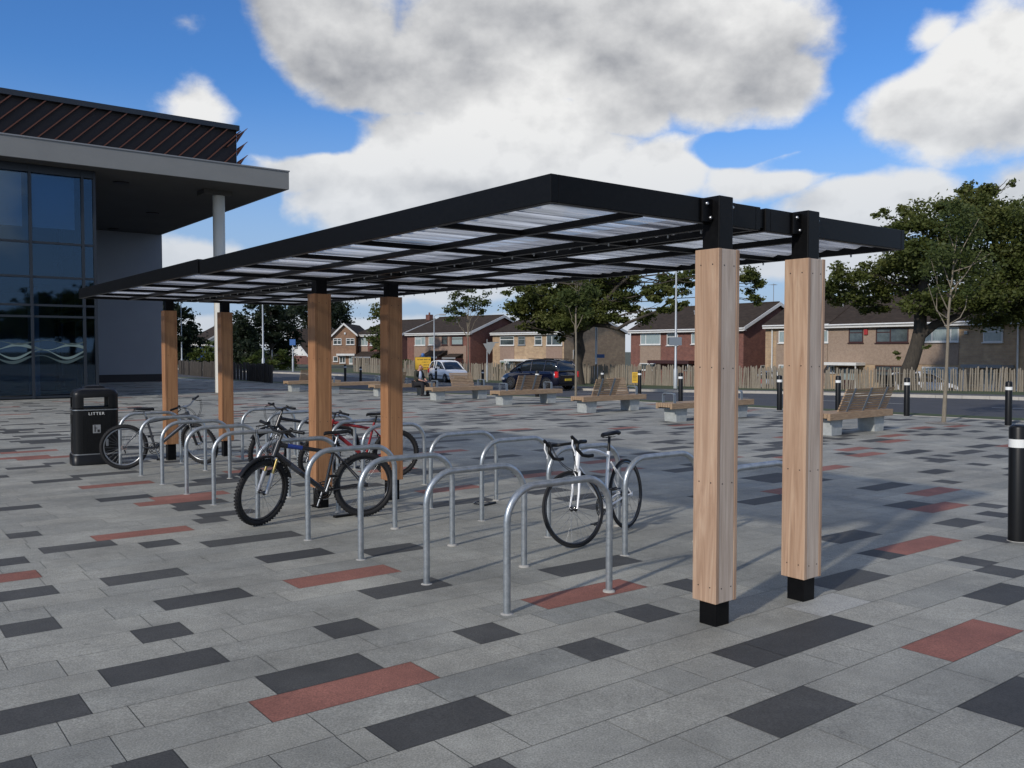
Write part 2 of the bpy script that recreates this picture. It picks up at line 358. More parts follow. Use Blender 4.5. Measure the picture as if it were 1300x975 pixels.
# ------------------------------------------------------------------ setting: ground, paving, road
def grid(name, m, fn, ia, ib, kind='structure', zo=0.):
    na, nb = len(ia), len(ib); vs = []; fs = []
    for a in ia:
        for b in ib:
            x, y = fn(a, b); vs.append((x, y, gz(x, y)+zo))
    for i in range(na-1):
        for j in range(nb-1): fs.append((i*nb+j, (i+1)*nb+j, (i+1)*nb+j+1, i*nb+j+1))
    mb = MB(); mb.add(vs, fs, 0, True); o = mb.build(name, m); o['kind'] = kind; return o
fr = lambda a, b, st: [a+(b-a)*i/max(1, round((b-a)/st)) for i in range(max(1, round((b-a)/st))+1)]
gx = [-900,-400,-200,-120]+fr(-90, 90, 2.)+[120,200,400,900]
gy = [-400,-150,-60,-30]+fr(-20, 150, 2.)+[200,300,500,1200]
grid('ground', M['earth'], lambda a, b: (a, b), gx, gy, zo=-.07)
RD = Vector((-.70,.714,0)); RN = Vector((.714,.70,0))
def tn(t, n): p = RD*t+RN*n; return p.x, p.y
ts = fr(-45, 130, 1.)
grid('plaza_bed', M['joint'], lambda a, b: (a, b), fr(-30, 34, 1.), fr(-6, 60, 1.), zo=-.012) if False else None
# joint bed under the slabs, trimmed at the road edge
grid('paving_bed', M['joint'], tn, fr(-40, 75, 1.), fr(-18, 24.9, 1.), zo=-.004)
grid('grass_strip', M['grass'], tn, fr(2, 60, 1.), [24.95, 25.2, 25.5, 25.9], zo=.01)
grid('road', M['asphalt'], tn, ts, [24.9,26,27,28,29,30,31,32,33,34,35,36,36.5], zo=-.035)
grid('footway', M['path'], tn, ts, [36.6,37.5,38.6,39.6], zo=.06)
grid('verge', M['grass'], tn, ts, [39.6,41,42.5,44,45.5,46.5], zo=.065)
grid('buff_paving', M['yellow_paving'], tn, fr(-26, -3, 1.), [33.2,34,34.8], zo=-.028)
def kerb(name, n0, n1, t0, t1, zo):
    mb = MB(); 
    a = [Vector((*tn(t, n0), 0)) for t in fr(t0, t1, 1.)]; b = [Vector((*tn(t, n1), 0)) for t in fr(t0, t1, 1.)]
    for p, q, r_, s_ in zip(a, a[1:], b, b[1:]):
        def zz(w, o): return (w.x, w.y, gz(w.x, w.y)+o)
        e = (q-p)*.006
        mb.add([zz(p+e,-.1), zz(q-e,-.1), zz(s_-e,-.1), zz(r_+e,-.1), zz(p+e,zo), zz(q-e,zo), zz(s_-e,zo), zz(r_+e,zo)], [(0,1,5,4),(1,2,6,5),(2,3,7,6),(3,0,4,7),(4,5,6,7)])
    o = mb.build(name, M['kerb']); o['kind'] = 'structure'; return o
kerb('kerb', 36.5, 36.62, -45, 130, .085)
kerb('kerb', 24.88, 25.0, -45, 75, .008)
# painted centre dashes on the road
mb = MB()
for k in range(-10, 30):
    for n0, n1, t0, t1 in ((30.7, 30.82, k*6, k*6+3.2),):
        q = []
        for t, n in ((t0, n0), (t1, n0), (t1, n1), (t0, n1)):
            x, y = tn(t, n); q.append((x, y, gz(x, y)-.022))
        mb.add(q, [(0,1,2,3)])
for n0 in (36.05,):
    pts = fr(-40, 60, 1.)
    for t0, t1 in zip(pts, pts[1:]):
        q = []
        for t, n in ((t0, n0), (t1, n0), (t1, n0+.1), (t0, n0+.1)):
            x, y = tn(t, n); q.append((x, y, gz(x, y)-.022))
        mb.add(q, [(0,1,2,3)])
o = mb.build('road_markings', M['white_line']); o['kind'] = 'structure'
# --- slabs: courses along V, 0.3 wide; coloured ones near the camera sit where the photo shows them
SL = [('D', 8.4, 1.34, 1.93), ('D', 8.055, 2.09, 2.39), ('D', 9.38, 1.21, 1.48), ('D', 8.128, 0.86, 1.19), ('R', 8.711, 1.82, 2.7), ('R', 7.472, 0.84, 1.18), ('D', 6.855, 1.51, 2.08), ('D', 7.722, 2.54, 3.42), ('D', 6.85, 2.7, 3.3), ('D', 9.257, 2.98, 3.6), ('D', 8.972, 2.85, 3.14), ('D', 6.896, 0.8, 1.19), ('D', 5.956, 1.65, 2.24), ('D', 5.935, 0.74, 1.04), ('D', 5.343, 1.35, 1.64), ('D', 4.743, 1.04, 1.64), ('D', 4.448, 0.47, 0.89), ('R', 5.974, 2.57, 3.42), ('D', 4.151, 1.66, 2.25), ('R', 3.859, 1.51, 2.41), ('D', 5.449, 2.87, 3.5), ('D', 4.758, 2.26, 2.56), ('D', 3.91, 0.4, 0.59), ('D', 3.624, 0.83, 1.07), ('D', 3.249, 1.81, 2.41), ('D', 4.181, 2.88, 3.18), ('D', 3.576, 3.19, 3.48), ('D', 3.879, 3.94, 4.25), ('D', 4.201, 4.72, 4.99), ('D', 2.752, 1.96, 2.11), ('D', 5.109, 4.28, 5.16), ('R', 4.499, 3.64, 4.58), ('D', 6.588, 3.5, 4.03), ('D', 2.965, 3.81, 4.09), ('D', 2.954, 4.14, 4.99), ('R', 2.346, 4.73, 5.62), ('D', 2.345, 3.18, 3.79), ('D', 1.75, 4.13, 4.78), ('D', 2.64, 6.11, 6.72), ('D', 3.289, 7.15, 7.41), ('D', 2.967, 6.94, 7.27), ('R', 3.91, 7.13, 8.08), ('D', 3.896, 6.8, 7.08), ('D', 4.275, 8.7, 9.23), ('D', 3.63, 8.27, 8.56), ('D', 4.26, 9.61, 9.94), ('R', 4.897, 9.32, 10.21), ('D', 4.511, 7.06, 7.78), ('D', 3.538, 5.57, 6.29), ('L', 3.26, 4.91, 5.49)]
rng = random.Random(3)
UP = 2.963; PW = .3; J = .0019
fixed = {}
for c, u_, v0, v1 in SL:
    k = round((u_-UP)/.3008)
    fixed.setdefault(k, []).append((v0, v1, c))
vs = []; fs = []; mi = []; at = []
def slab(u0, u1, v0, v1, c):
    p = [U*a+V*b for a, b in ((u0+J, v0+J), (u0+J, v1-J), (u1-J, v1-J), (u1-J, v0+J))]
    n = max(RN.dot(q) for q in p)
    if n > 24.87: return
    o = len(vs)
    for q in p: vs.append((q.x, q.y, gz(q.x, q.y)+.003))
    fs.append((o, o+1, o+2, o+3)); mi.append({'G':0,'D':1,'R':2,'L':3}[c]); at.append(min(1, max(0, rng.gauss(.5, .2))))
for k in range(-13, 190):
    uc = UP+k*.3; u0 = uc-.15; u1 = uc+.15
    # visible wedge for this course: x within +-0.68 y + margin
    vv = [b for b in fr(-12, 40, .5) if (lambda p: p.y > -.5 and abs(p.x) < .70*p.y+3.5)(U*uc+V*b)]
    if not vv: continue
    a = min(vv); b = max(vv)+.5
    fx = sorted(fixed.get(k, []))
    near = -.5 < uc < 9.7
    x = a-rng.random()*.3; last = 'G'
    def fill(x, b, lim):
        global last
        while x < b-.02:
            L_ = rng.choice([.3,.6,.6,.9,.9])
            p = U*uc+V*(x+.3); far = not (near and p.y < 9.5 and -9 < p.x < 5)
            c = 'G'
            if far:
                r = rng.random()
                c = 'D' if r < .22 else 'R' if r < .255 else 'G'
                if last != 'G': c = 'G'
                if c == 'R': L_ = .9
            if b-x-L_ < .12: L_ = b-x
            slab(u0, u1, x, x+L_, c); last = c; x += L_
    for v0, v1, c in fx:
        if v0-x < .13: v0 = x
        if v0 > x: fill(x, v0, v0)
        slab(u0, u1, max(x, v0), v1, c); x = v1; last = c
    fill(x, b, b)
me = bpy.data.meshes.new('plaza_paving'); me.from_pydata(vs, [], fs)
for n in ('slab_grey','slab_dark','slab_red','slab_pale'): me.materials.append(M[n])
me.polygons.foreach_set('material_index', mi)
a_ = me.attributes.new('slab', 'FLOAT', 'FACE'); a_.data.foreach_set('value', at)
o = bpy.data.objects.new('plaza_paving', me); C.objects.link(o); o['kind'] = 'structure'
# small mortar patches round the near posts
# ------------------------------------------------------------------ cycle shelter
PU = [3.46, 9.03, 14.62]; PV = [4.265, 5.18]
PC = W(PU[0], PV[0])
sh = empty('cycle_shelter', (PC.x, PC.y, 0), A, 'long flat black steel cycle shelter with timber clad posts and a clear corrugated roof', 'bike shelter')
ZT = 2.552; ZB = 2.405
def post(u, v, k, j):
    zg = W(u, v).z
    top = ZT+.015+.02*k
    mb = MB(); x = v-PV[0]; y = u-PU[0]
    mb.box(x-.065, x+.065, y-.065, y+.065, zg-.05, top, bev=.006)
    p = mb.build('post', M['black_steel'], sh)
    zt = 2.247+.012*k; zb = .095+.004*k
    w = .099; t = .03; wy = .091
    mc = MB(); a = 0 if k == 0 else 2
    # four boards mitred round the steel: one wood on the V sides, another on the U sides
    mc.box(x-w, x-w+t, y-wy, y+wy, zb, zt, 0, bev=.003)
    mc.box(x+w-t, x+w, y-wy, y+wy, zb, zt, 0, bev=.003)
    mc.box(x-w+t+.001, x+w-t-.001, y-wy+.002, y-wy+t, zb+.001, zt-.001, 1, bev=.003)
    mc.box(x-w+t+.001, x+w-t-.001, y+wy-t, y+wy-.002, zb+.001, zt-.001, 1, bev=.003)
    mc.box(x-w+t+.002, x+w-t-.002, y-wy+t+.002, y+wy-t-.002, zt-.02, zt-.006, 1)
    ms = mc
    for zz in (zt-.1, zt-.72, zt-1.42, zb+.09):
        for d in (-.045, .045):
            for T in (Matrix.Translation((x+d, y-wy-.0005+.002, zz))@Matrix.Rotation(R(90), 4, 'X'), Matrix.Translation((x-w-.0005, y+d, zz+.006))@Matrix.Rotation(R(-90), 4, 'Y')):
                ms.lathe([(.0045, -.004), (.0045, .001)], 8, 2, T)
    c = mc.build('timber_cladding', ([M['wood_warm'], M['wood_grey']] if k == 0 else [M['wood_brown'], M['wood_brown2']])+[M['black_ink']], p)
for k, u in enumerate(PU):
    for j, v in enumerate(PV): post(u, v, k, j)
def beam(name, x0, x1, y0, y1, z0, z1, bolts=False):
    mb = MB(); mb.box(x0, x1, y0, y1, z0, z1, 0, bev=.004)
    if bolts:
        L_ = y1-y0; n = int(L_/.28)
        for i in range(n):
            yy = y0+.15+i*.28; xx = (x0+x1)/2
            mb.lathe([(.006, z0-.022), (.008, z0+.001)], 6, 1, Matrix.Translation((xx, yy, 0)))
    return mb.build(name, [M['black_steel'], M['steel']], sh)
VL = PV[0]
BAY = [(0.005, 5.54, 0.), (5.60, 11.17, .018)]
for bi, (y0, y1, dz) in enumerate(BAY):
    zt, zb = ZT+dz, ZB+dz
    # two leaves
    for xs in ((-1.33, -.62, .09, .43), (.485, 1.13, 2.22)):
        outer = xs[0] if xs[0] < 0 else xs[-1]
        s = -1 if xs[0] < 0 else 1
        beam('edge_beam', outer-.05*(s > 0), outer+.05*(s < 0), y0, y1, zb, zt, bolts=s > 0)
        inn = xs[-1] if s < 0 else xs[0]
        beam('inner_beam', inn-.05*(s < 0), inn+.05*(s > 0), y0, y1, zb, zt)
        for i, x in enumerate(xs[1:-1]):
            bl = (s < 0 and i == 1)
            xo = x
            beam('purlin', xo-.028, xo+.028, y0+.05, y1-.05, zb-.006, zb+.034, bolts=bl)
        a, b = (outer+.05, inn-.05) if s < 0 else (inn+.05, outer-.05)
        # end beams, cut round the posts which sit between them
        for ye in (y0, y1-.05):
            seg = []
            px_ = 0. if s < 0 else PV[1]-PV[0]
            atp = (bi == 0 and ye == y0) or True
            seg = [(a, px_-.066), (px_+.066, b)]
            for c, d in seg: beam('end_beam', c, d, ye, ye+.05, zb, zt)
        n = 5
        for i in range(1, n):
            yy = y0+(y1-y0)*i/n+.03
            beam('cross_member', a, b, yy-.025, yy+.025, zb-.002, zb+.032)
        # corrugated sheet, ridges along V
        ys = fr(y0+.052, y1-.052, .0125); mb = MB(); per = .155
        def prof(y):
            t = (y/per) % 1
            return .010*(1+math.cos(2*math.pi*t))
        rows = [[(x, y, zb+.037+prof(y)) for y in ys] for x in (a+.002, b-.002)]
        nn = len(ys)
        mb.add(rows[0]+rows[1], [(i, i+1, nn+i+1, nn+i) for i in range(nn-1)])
        mb.build('roof_sheet', M['sheet'], sh)
# plates and coach bolts where the end beams meet the posts
for k, (ye, dz) in enumerate(((0., 0.), (5.565, .01), (11.17, .018))):
    for px_ in (0., PV[1]-PV[0]):
        for s in (-1, 1):
            x0 = px_+s*.067; x1 = px_+s*.155
            mb = MB(); mb.box(x0, x1, ye-.012, ye+.003, ZB+dz+.004, ZT+dz-.004, bev=.002)
            br = mb.build('bracket', M['black_steel'], sh)
            for bx, bz in ((.12, .112), (.085, .03)):
                mb = MB(); mb.lathe([(.012, 0), (.012, .006), (.007, .012)], 10, 0, Matrix.Translation((px_+s*bx, ye-.012, ZB+dz+bz))@Matrix.Rotation(R(90), 4, 'X'))
                mb.build('bolt_head', M['steel'], br)
mb = MB()   # small spacer between the two halves of the roof
mb.box(.432, .483, .02, .08, ZB+.02, ZT-.01); mb.box(.432, .483, 5.2, 5.3, ZB+.02, ZT-.01); mb.box(.432, .483, 10.9, 11.0, ZB+.04, ZT)
mb.build('spacer', M['black_steel'], sh)
# ------------------------------------------------------------------ hoops
def make_hoop():
    e = empty('bike_hoop', (0,0,0), A)
    w = .905; h = .815; r = .23; pts = [(0,0,-.03), (0,0,.3)]
    for i in range(9): a = math.pi-(math.pi/2)*i/8; pts.append((r+r*math.cos(a), 0, h-r+r*math.sin(a)))
    for i in range(9): a = math.pi/2-(math.pi/2)*i/8; pts.append((w-r+r*math.cos(a), 0, h-r+r*math.sin(a)))
    pts += [(w,0,.3), (w,0,-.03)]
    MB().tube(pts, .0245, 14).build('tube', M['galv'], e)
    for x in (0, w):
        mb = MB(); mb.lathe([(.046, -.01), (.042, .004), (.03, .007), (.026, .009)], 14, 0, Matrix.Translation((x, 0, 0)), cap=True)
        mb.build('base_mortar', M['mortar'], e)
    return e
hoop0 = make_hoop()
ppx = [(643,780),(541,742),(457,711),(390,686),(332.6,661.5),(269,641.6),(233,628),(201,615.6),(173,604.8),(150,594)]
Auv = []
for p in ppx:
    g = G(*p); Auv.append(U.dot(g))
def ufromx(px, v):
    lo, hi = 0., 40.
    for _ in range(50):
        m_ = (lo+hi)/2; q = W(m_, v)
        r = ray(px, 560); x = r[0]/r[1]
        if q.x/q.y > x: lo = m_
        else: hi = m_
    return m_
Buv = [4.17]+[ufromx(x, 5.2) for x in (794.5,697,612,547,461,421,379,339,308)]
names = []
rowlab = [('galvanised hoop nearest the camera, front row, its right foot on the red slab', 'second hoop from the camera in the front row, nothing leaning on it',
 'third front row hoop from the camera, at the black and blue bike rear wheel', 'fourth hoop from the camera in the front row, behind the black and blue bike saddle',
 'fifth front row hoop, the one the black and blue mountain bike leans on', 'sixth hoop in the front row, first one past the middle timber post',
 'seventh hoop in the front row, fourth from the litter bin', 'eighth hoop in the front row, third from the litter bin',
 'ninth hoop in the front row, second from the litter bin', 'last hoop of the front row, the grey bike beside the litter bin leans on it'),
 ('hoop half hidden behind the nearest timber post, nearest in the back row', 'back row hoop at the white road bike rear wheel, cut off by the post',
 'back row hoop that the white road bike leans against', 'back row hoop left of the white road bike, with the lock lying at its foot',
 'back row hoop, second to the left of the white bike, empty', 'back row hoop just right of the middle rear timber post at the red bike wheel',
 'back row hoop behind the middle rear post, beside the red bike', 'back row hoop between the two middle posts, at the red bike front wheel',
 'back row hoop left of the middle front post, beside the black bike', 'farthest hoop of the back row, leftmost with nothing leaning on it')]
first = True
for row, (us, v0) in enumerate(((Auv, 3.362), (Buv, 5.195))):
    for i, u in enumerate(us):
        o = hoop0 if first else copy_tree(hoop0)
        first = False
        o.location = W(u, v0); o['label'] = rowlab[row][i]; o['category'] = 'bike rack'; o['group'] = 'galvanised bike hoops under the shelter'
        o.rotation_euler.z = A+random.uniform(-.012, .012)
# ------------------------------------------------------------------ bicycles (local: x forward, rear contact at origin)
def wheel(name, cx, r, tw, parent, Mx=None, knob=False, rimcol='steel', spokes=28, disc=False):
    e = MB(); 
    hub = MB(); T0 = Matrix.Translation((cx, 0, r))@Matrix.Rotation(R(90), 4, 'X')
    hub.lathe([(.012,-.05),(.012,-.035),(.024,-.032),(.024,-.026),(.014,-.022),(.014,.022),(.024,.026),(.024,.032),(.012,.035),(.012,.05)], 12, 0, T0)
    def fin(mb, nm, mt, par):
        if Mx: mb.xf(Mx)
        return mb.build(nm, mt, par)
    root = fin(hub, name, M['chrome'] if rimcol != 'black_paint' else M['black_paint'], parent)
    ty = MB(); n = 72; rr = tw/2
    ty.tube([(cx+(r-rr)*math.cos(2*math.pi*i/n), 0, r+(r-rr)*math.sin(2*math.pi*i/n)) for i in range(n)], rr, 10, closed=True)
    if knob:
        for i in range(60):
            for s in (-1, 1):
                a = 2*math.pi*(i+.5*(s > 0))/60; T = Matrix.Translation((cx, 0, r))@Matrix.Rotation(-a, 4, 'Y')@Matrix.Translation((r-.001, s*rr*.42, 0))
                ty.box(-.006, .0045, -.007, .007, -.008, .008, 0, T)
    fin(ty, 'tyre', M['rubber'], root)
    rm = MB(); ri = r-tw-.001
    prof = [(ri+.004, -.011), (ri-.014, -.008), (ri-.016, 0), (ri-.014, .008), (ri+.004, .011)]
    rings = []
    for i in range(n):
        a = 2*math.pi*i/n; rings.append([Vector((cx+p*math.cos(a), q, r+p*math.sin(a))) for p, q in prof])
    rings.append(rings[0]); rm.loft(rings, 0, True, False)
    fin(rm, 'rim', M[rimcol], root)
    sp = MB()
    for i in range(spokes):
        a = 2*math.pi*i/spokes; s = 1 if i % 2 else -1; b = a+(.5 if (i//2) % 2 else -.5)*.9
        sp.tube([(cx+.024*math.cos(b), s*.029, r+.024*math.sin(b)), (cx+(ri-.012)*math.cos(a), 0, r+(ri-.012)*math.sin(a))], .0012, 4, cap=False)
    fin(sp, 'spokes', M['steel'], root)
    return root
def bike(kind, loc, heading, steer, label, lean=0, col='black_paint'):
    e = empty('bicycle', loc, heading, label, 'bicycle', 'bicycles parked at the hoops')
    e.rotation_euler = (lean, 0, heading)
    road = kind == 'road'
    r = .338 if road else .335; tw = .026 if road else .054
    wb = 1.0 if road else 1.06
    BB = Vector((.42 if road else .43, 0, .275 if road else .30))
    ST = Vector((.30 if road else .31, 0, .78)); 
    HT = Vector((wb-.175, 0, .83 if not road else .83)); HB = Vector((wb-.125, 0, .70 if not road else .70))
    if road: HT = Vector((wb-.145, 0, .84)); HB = Vector((wb-.10, 0, .69))
    ax = (HT-HB).normalized()
    FA = Vector((wb, 0, r)); RA = Vector((0, 0, r))
    Mx = Matrix.Translation(HB)@Matrix.Rotation(steer, 4, ax)@Matrix.Translation(-HB)
    f = MB(); g = lambda s_: Vector((0, s_, 0))
    rt = .019 if road else .026
    f.tube([HT+ax*.012, HB-ax*.012], .024 if road else .031, 12)
    if road: f.tube([ST-Vector((0,0,.05))+(HT-ax*.03-ST+Vector((0,0,.05)))*(i/10)+Vector((0,0,.045*math.sin(math.pi*i/10))) for i in range(11)], .015, 10)
    else: f.tube([ST-Vector((-.01,0,.09)), HT-ax*.03], [.018,.026], 10)
    f.tube([BB, HB+ax*.02], [rt, rt*1.15], 10)
    f.tube([BB, ST], .0165, 10)
    for s_ in (-1, 1):
        f.tube([RA+g(s_*.065), RA+Vector((.10,s_*.058,-.002)), BB+g(s_*.03)], [.008,.009,.011], 8)
        f.tube([RA+g(s_*.065), (ST-Vector((0,0,.10)))+g(s_*.02)], [.007,.008], 8)
        f.box(-.018, .02, s_*.064-.003, s_*.064+.003, r-.02, r+.02)
    f.lathe([(.024,-.036),(.024,.036)], 14, 0, Matrix.Translation(BB)@Matrix.Rotation(R(90), 4, 'X'))
    if col == 'blackblue':
        fr_ = f.build('frame', M['black_paint'], e)
        d = MB(); p = HT-ax*.03; q = ST-Vector((-.01,0,.09)); d.tube([p+(q-p)*.16, p+(q-p)*.42], [.0258,.0238], 10); d.build('blue_decal', M['blue_paint'], fr_)
        d = MB(); p = HB+ax*.02; q = BB; d.tube([p+(q-p)*.3, p+(q-p)*.5], [.0297,.0288], 10); d.build('silver_decal', M['darkgrey_paint'], fr_)
    else: fr_ = f.build('frame', M[col], e)
    # fork
    k = MB()
    crown = HB-ax*.03
    k.tube([crown+g(-.05 if not road else -.035), crown+g(.05 if not road else .035)], .015, 10)
    for s_ in (-1, 1):
        off = .05 if not road else .045
        if road: k.tube([crown+g(s_*off), crown+(FA-crown)*.55+Vector((-.01,s_*.048,0)), FA+g(s_*.055)], [.013,.011,.008], 10)
        else:
            k.tube([crown+g(s_*.052), crown+(FA-crown)*.5+g(s_*.056)], .0135, 10, 1)
            k.tube([crown+(FA-crown)*.42+g(s_*.056), FA+g(s_*.06)], [.024,.019], 10)
    k.tube([crown, HB], .014, 10)
    k.xf(Mx)
    fk = k.build('fork', [M['white_paint' if road else ('silver_fork' if col == 'blackblue' else 'black_paint')], M['chrome' if col != 'blackblue' else 'gold']], e)
    wheel('front_wheel', wb, r, tw, e, Mx, not road, 'steel' if col == 'darkgrey_paint' else 'black_paint')
    wheel('rear_wheel', 0, r, tw, e, None, not road, 'steel' if col == 'darkgrey_paint' else 'black_paint')
    # bars
    h = MB(); top = HT+ax*(.055 if road else .10); st = top+Vector((.085 if road else .07, 0, .02))
    h.tube([HT, top+ax*.015], .015, 10, 1); h.tube([top, st], .014, 10, 1)
    if road:
        bw = .205
        for s_ in (-1, 1):
            h.tube([st, st+g(s_*.10), st+g(s_*bw)+Vector((.0,0,.0)), st+Vector((.06,s_*bw,.004)), st+Vector((.095,s_*bw,-.015)), st+Vector((.10,s_*bw,-.06)), st+Vector((.06,s_*(bw+.008),-.115)), st+Vector((.0,s_*(bw+.012),-.13)), st+Vector((-.05,s_*(bw+.014),-.13))], [.013,.013,.016,.017,.017,.017,.016,.016,.016], 10, 0)
            h.tube([st+Vector((.085,s_*bw,-.005)), st+Vector((.125,s_*bw,.03)), st+Vector((.145,s_*bw,.062))], [.019,.019,.012], 10, 0)
        hb = h.xf(Mx).build('handlebar', [M['black_plastic'], M['steel']], e)
        for s_ in (-1, 1):
            l = MB(); l.tube([st+Vector((.135,s_*bw,.035)), st+Vector((.15,s_*bw,-.02)), st+Vector((.13,s_*bw,-.085)), st+Vector((.138,s_*bw,-.11))], [.008,.008,.006,.005], 8)
            l.xf(Mx); l.build('brake_lever', M['white_paint'], hb)
    else:
        bw = .31; rise = .03
        for s_ in (-1, 1):
            h.tube([st, st+g(s_*.06), st+Vector((-.012,s_*.13,rise)), st+Vector((-.03,s_*.2,rise+.004))], .0125, 10, 1 if col != 'blackblue' else 0)
            h.tube([st+Vector((-.03,s_*.19,rise+.004)), st+Vector((-.055,s_*bw,rise+.006))], .0165, 10, 0)
            h.tube([st+Vector((-.02,s_*.175,rise)), st+Vector((.03,s_*.19,rise-.01)), st+Vector((.035,s_*.27,rise-.03))], .006, 6, 0)
            h.tube([st+Vector((-.028,s_*.175,rise+.012)), st+Vector((-.02,s_*.15,rise+.02))], .02, 8, 0)
        hb = h.xf(Mx).build('handlebar', [M['black_plastic'], M['steel'] if col == 'darkgrey_paint' else M['black_paint']], e)
    cb = MB()
    for s_ in (-1, 1):
        a0 = Mx@(st+Vector((.10 if road else .03, s_*.2, .03 if road else .02))); b0 = HB+Vector((.03, s_*.02, -.02))
        for j in range(2):
            m1 = a0*.6+HT*.4+Vector((.09+.03*j, 0, .04+.02*j)); m2 = a0*.25+b0*.75+Vector((.08+.02*j, s_*.03, .03))
            cps = [a0, m1+Vector((.03,s_*.02,.05)), m2+Vector((.05,s_*.03,-.02)), b0-ax*.02*j]
            cb.tube([cps[0]*(1-t)**3+cps[1]*3*t*(1-t)**2+cps[2]*3*t*t*(1-t)+cps[3]*t**3 for t in [q_/10 for q_ in range(11)]], .0028, 6)
    q = ST-Vector((0,0,.06)); cb.tube([HB+g(.02), (HB+BB)/2+g(.026), BB+Vector((-.03,.03,-.02)), RA+Vector((.06,-.06,-.03))], .0025, 6)
    cb.build('brake_cables', M['rubber'], e)
    # saddle
    s = MB(); sp = ST+Vector((-.035, 0, .17 if road else .12))
    s.tube([ST-Vector((0,0,.02)), sp-Vector((0,0,.03))], .0135, 10, 1)
    s.build('seatpost', [M['black_plastic'], M['steel'] if col in ('darkgrey_paint','blackblue') else M['black_plastic']], e)
    sd = MB(); rings = []
    for t, hw, zt in ((-.135,.03,-.006),(-.125,.058,.008),(-.09,.072,.014),(-.04,.062,.010),(.0,.042,.005),(.05,.026,.002),(.10,.02,.002),(.135,.017,.0),(.15,.010,-.008)):
        z0 = sp.z+zt
        rings.append([Vector((sp.x+t, y_*hw, z0+zz)) for y_, zz in ((-1,-.024),(-1.02,-.006),(-.6,.008),(0,.012 if hw<.04 else .004),(.6,.008),(1.02,-.006),(1,-.024),(0,-.014))])
    sd.loft(rings); sd.tube([(sp.x-.08,.02,sp.z-.04),(sp.x+.1,.018,sp.z-.035)], .0035, 6); sd.tube([(sp.x-.08,-.02,sp.z-.04),(sp.x+.1,-.018,sp.z-.035)], .0035, 6)
    sd.build('saddle', M['black_plastic'], e)
    # crankset
    c = MB(); T = Matrix.Translation(BB+g(-.045))@Matrix.Rotation(R(90), 4, 'X')
    for rr_ in ((.095,.07) if not road else (.1,.078)):
        pr = [(rr_-.012,-.002),(rr_,-.002),(rr_,.002),(rr_-.012,.002),(rr_-.012,-.002)]; c.lathe(pr, 40, 0, T, False)
    for i in range(5):
        a = 2*math.pi*i/5; c.tube([BB+g(-.045), BB+g(-.045)+Vector((math.cos(a)*.085,0,math.sin(a)*.085))], .006, 6, 0)
    cr = c.build('chainring', M['black_paint'], e)
    ang = R(-70) if not road else R(-95)
    for s_ in (-1, 1):
        d = Vector((math.cos(ang), 0, math.sin(ang)))*(-s_)
        m_ = MB(); m_.tube([BB+g(s_*.055), BB+g(s_*.062)+d*.17], [.013,.009], 8); cc = m_.build('crank', M['steel'], e)
        m_ = MB(); T = Matrix.Translation(BB+g(s_*.115)+d*.17); m_.box(-.045,.045,-.045,.045,-.006,.006,0,T,bev=.004); m_.box(-.04,.04,-.005,.005,-.014,.014,0,T)
        m_.build('pedal', M['black_plastic'], cc)
    ch = MB(); off = g(-.045)
    up_ = [RA+off+Vector((0,0,.04)), BB+off+Vector((0,0,.095))]; dn = [RA+off+Vector((.02,0,-.10)), BB+off+Vector((0,0,-.095))]
    ch.tube(up_, .004, 6); ch.tube(dn, .004, 6); ch.build('chain', M['steel'], e)
    dr = MB(); T = Matrix.Translation(RA+g(-.04))@Matrix.Rotation(R(90), 4, 'X')
    for i, rr_ in enumerate((.045,.038,.03,.024)): dr.lathe([(rr_,-.002+.004*i),(rr_,.002+.004*i)], 24, 0, T)
    dr.tube([RA+off+Vector((.005,0,-.035)), RA+off+Vector((.02,-.004,-.09))], .010, 6, 1); dr.build('rear_derailleur', [M['chrome'], M['black_paint']], e)
    for P0, MM in ((HB-ax*.045+Vector((.03,0,0)), Mx), (ST+Vector((-.06,0,-.17)), None)):
        b = MB(); b.tube([P0+g(-.035)-Vector((0,0,.04)), P0+Vector((.01,-.02,.01)), P0+Vector((.01,.02,.01)), P0+g(.035)-Vector((0,0,.04))], .008, 6)
        if MM: b.xf(MM)
        b.build('brake_caliper', M['black_paint'] if not road else M['steel'], e)
    if road:
        rf = MB(); rf.box(-.03,.03,-.012,.012,-.01,.01,0,Matrix.Translation(BB+g(.118)+Vector((-.02,0,.16)))); 
    return e, HB, ax, Mx, r, wb
def place_bike(kind, rp, fp, steer, label, col, lean=0):
    a = G(*rp); b = G(*fp); hd = math.atan2(b.y-a.y, b.x-a.x)
    a = a.copy(); a.z = gz(a.x, a.y)+.012
    r_ = bike(kind, a, hd, steer, label, lean, col)
    return r_
W1 = place_bike('road', (797,672), (733,693.5), R(-22), 'white road bike with drop handlebars leaning on a back row hoop', 'white_paint', R(4))
W2 = place_bike('mtb', (463,656.5), (337,668), R(30), 'black and blue mountain bike with knobbly tyres and a front mudguard, nearest at left', 'blackblue', R(2))
W3 = place_bike('mtb', (158,596.5), (252,592), R(-46), 'dark grey mountain bike standing next to the litter bin', 'darkgrey_paint', R(3))
W4 = place_bike('mtb', (502,606.5), (421,611.5), R(24), 'red mountain bike partly hidden by the middle rear timber post', 'red_paint', R(-3))
W5 = place_bike('mtb', (431,597), (356,603), R(18), 'black bike with a mudguard half hidden behind the middle front timber post', 'black_paint', R(2))
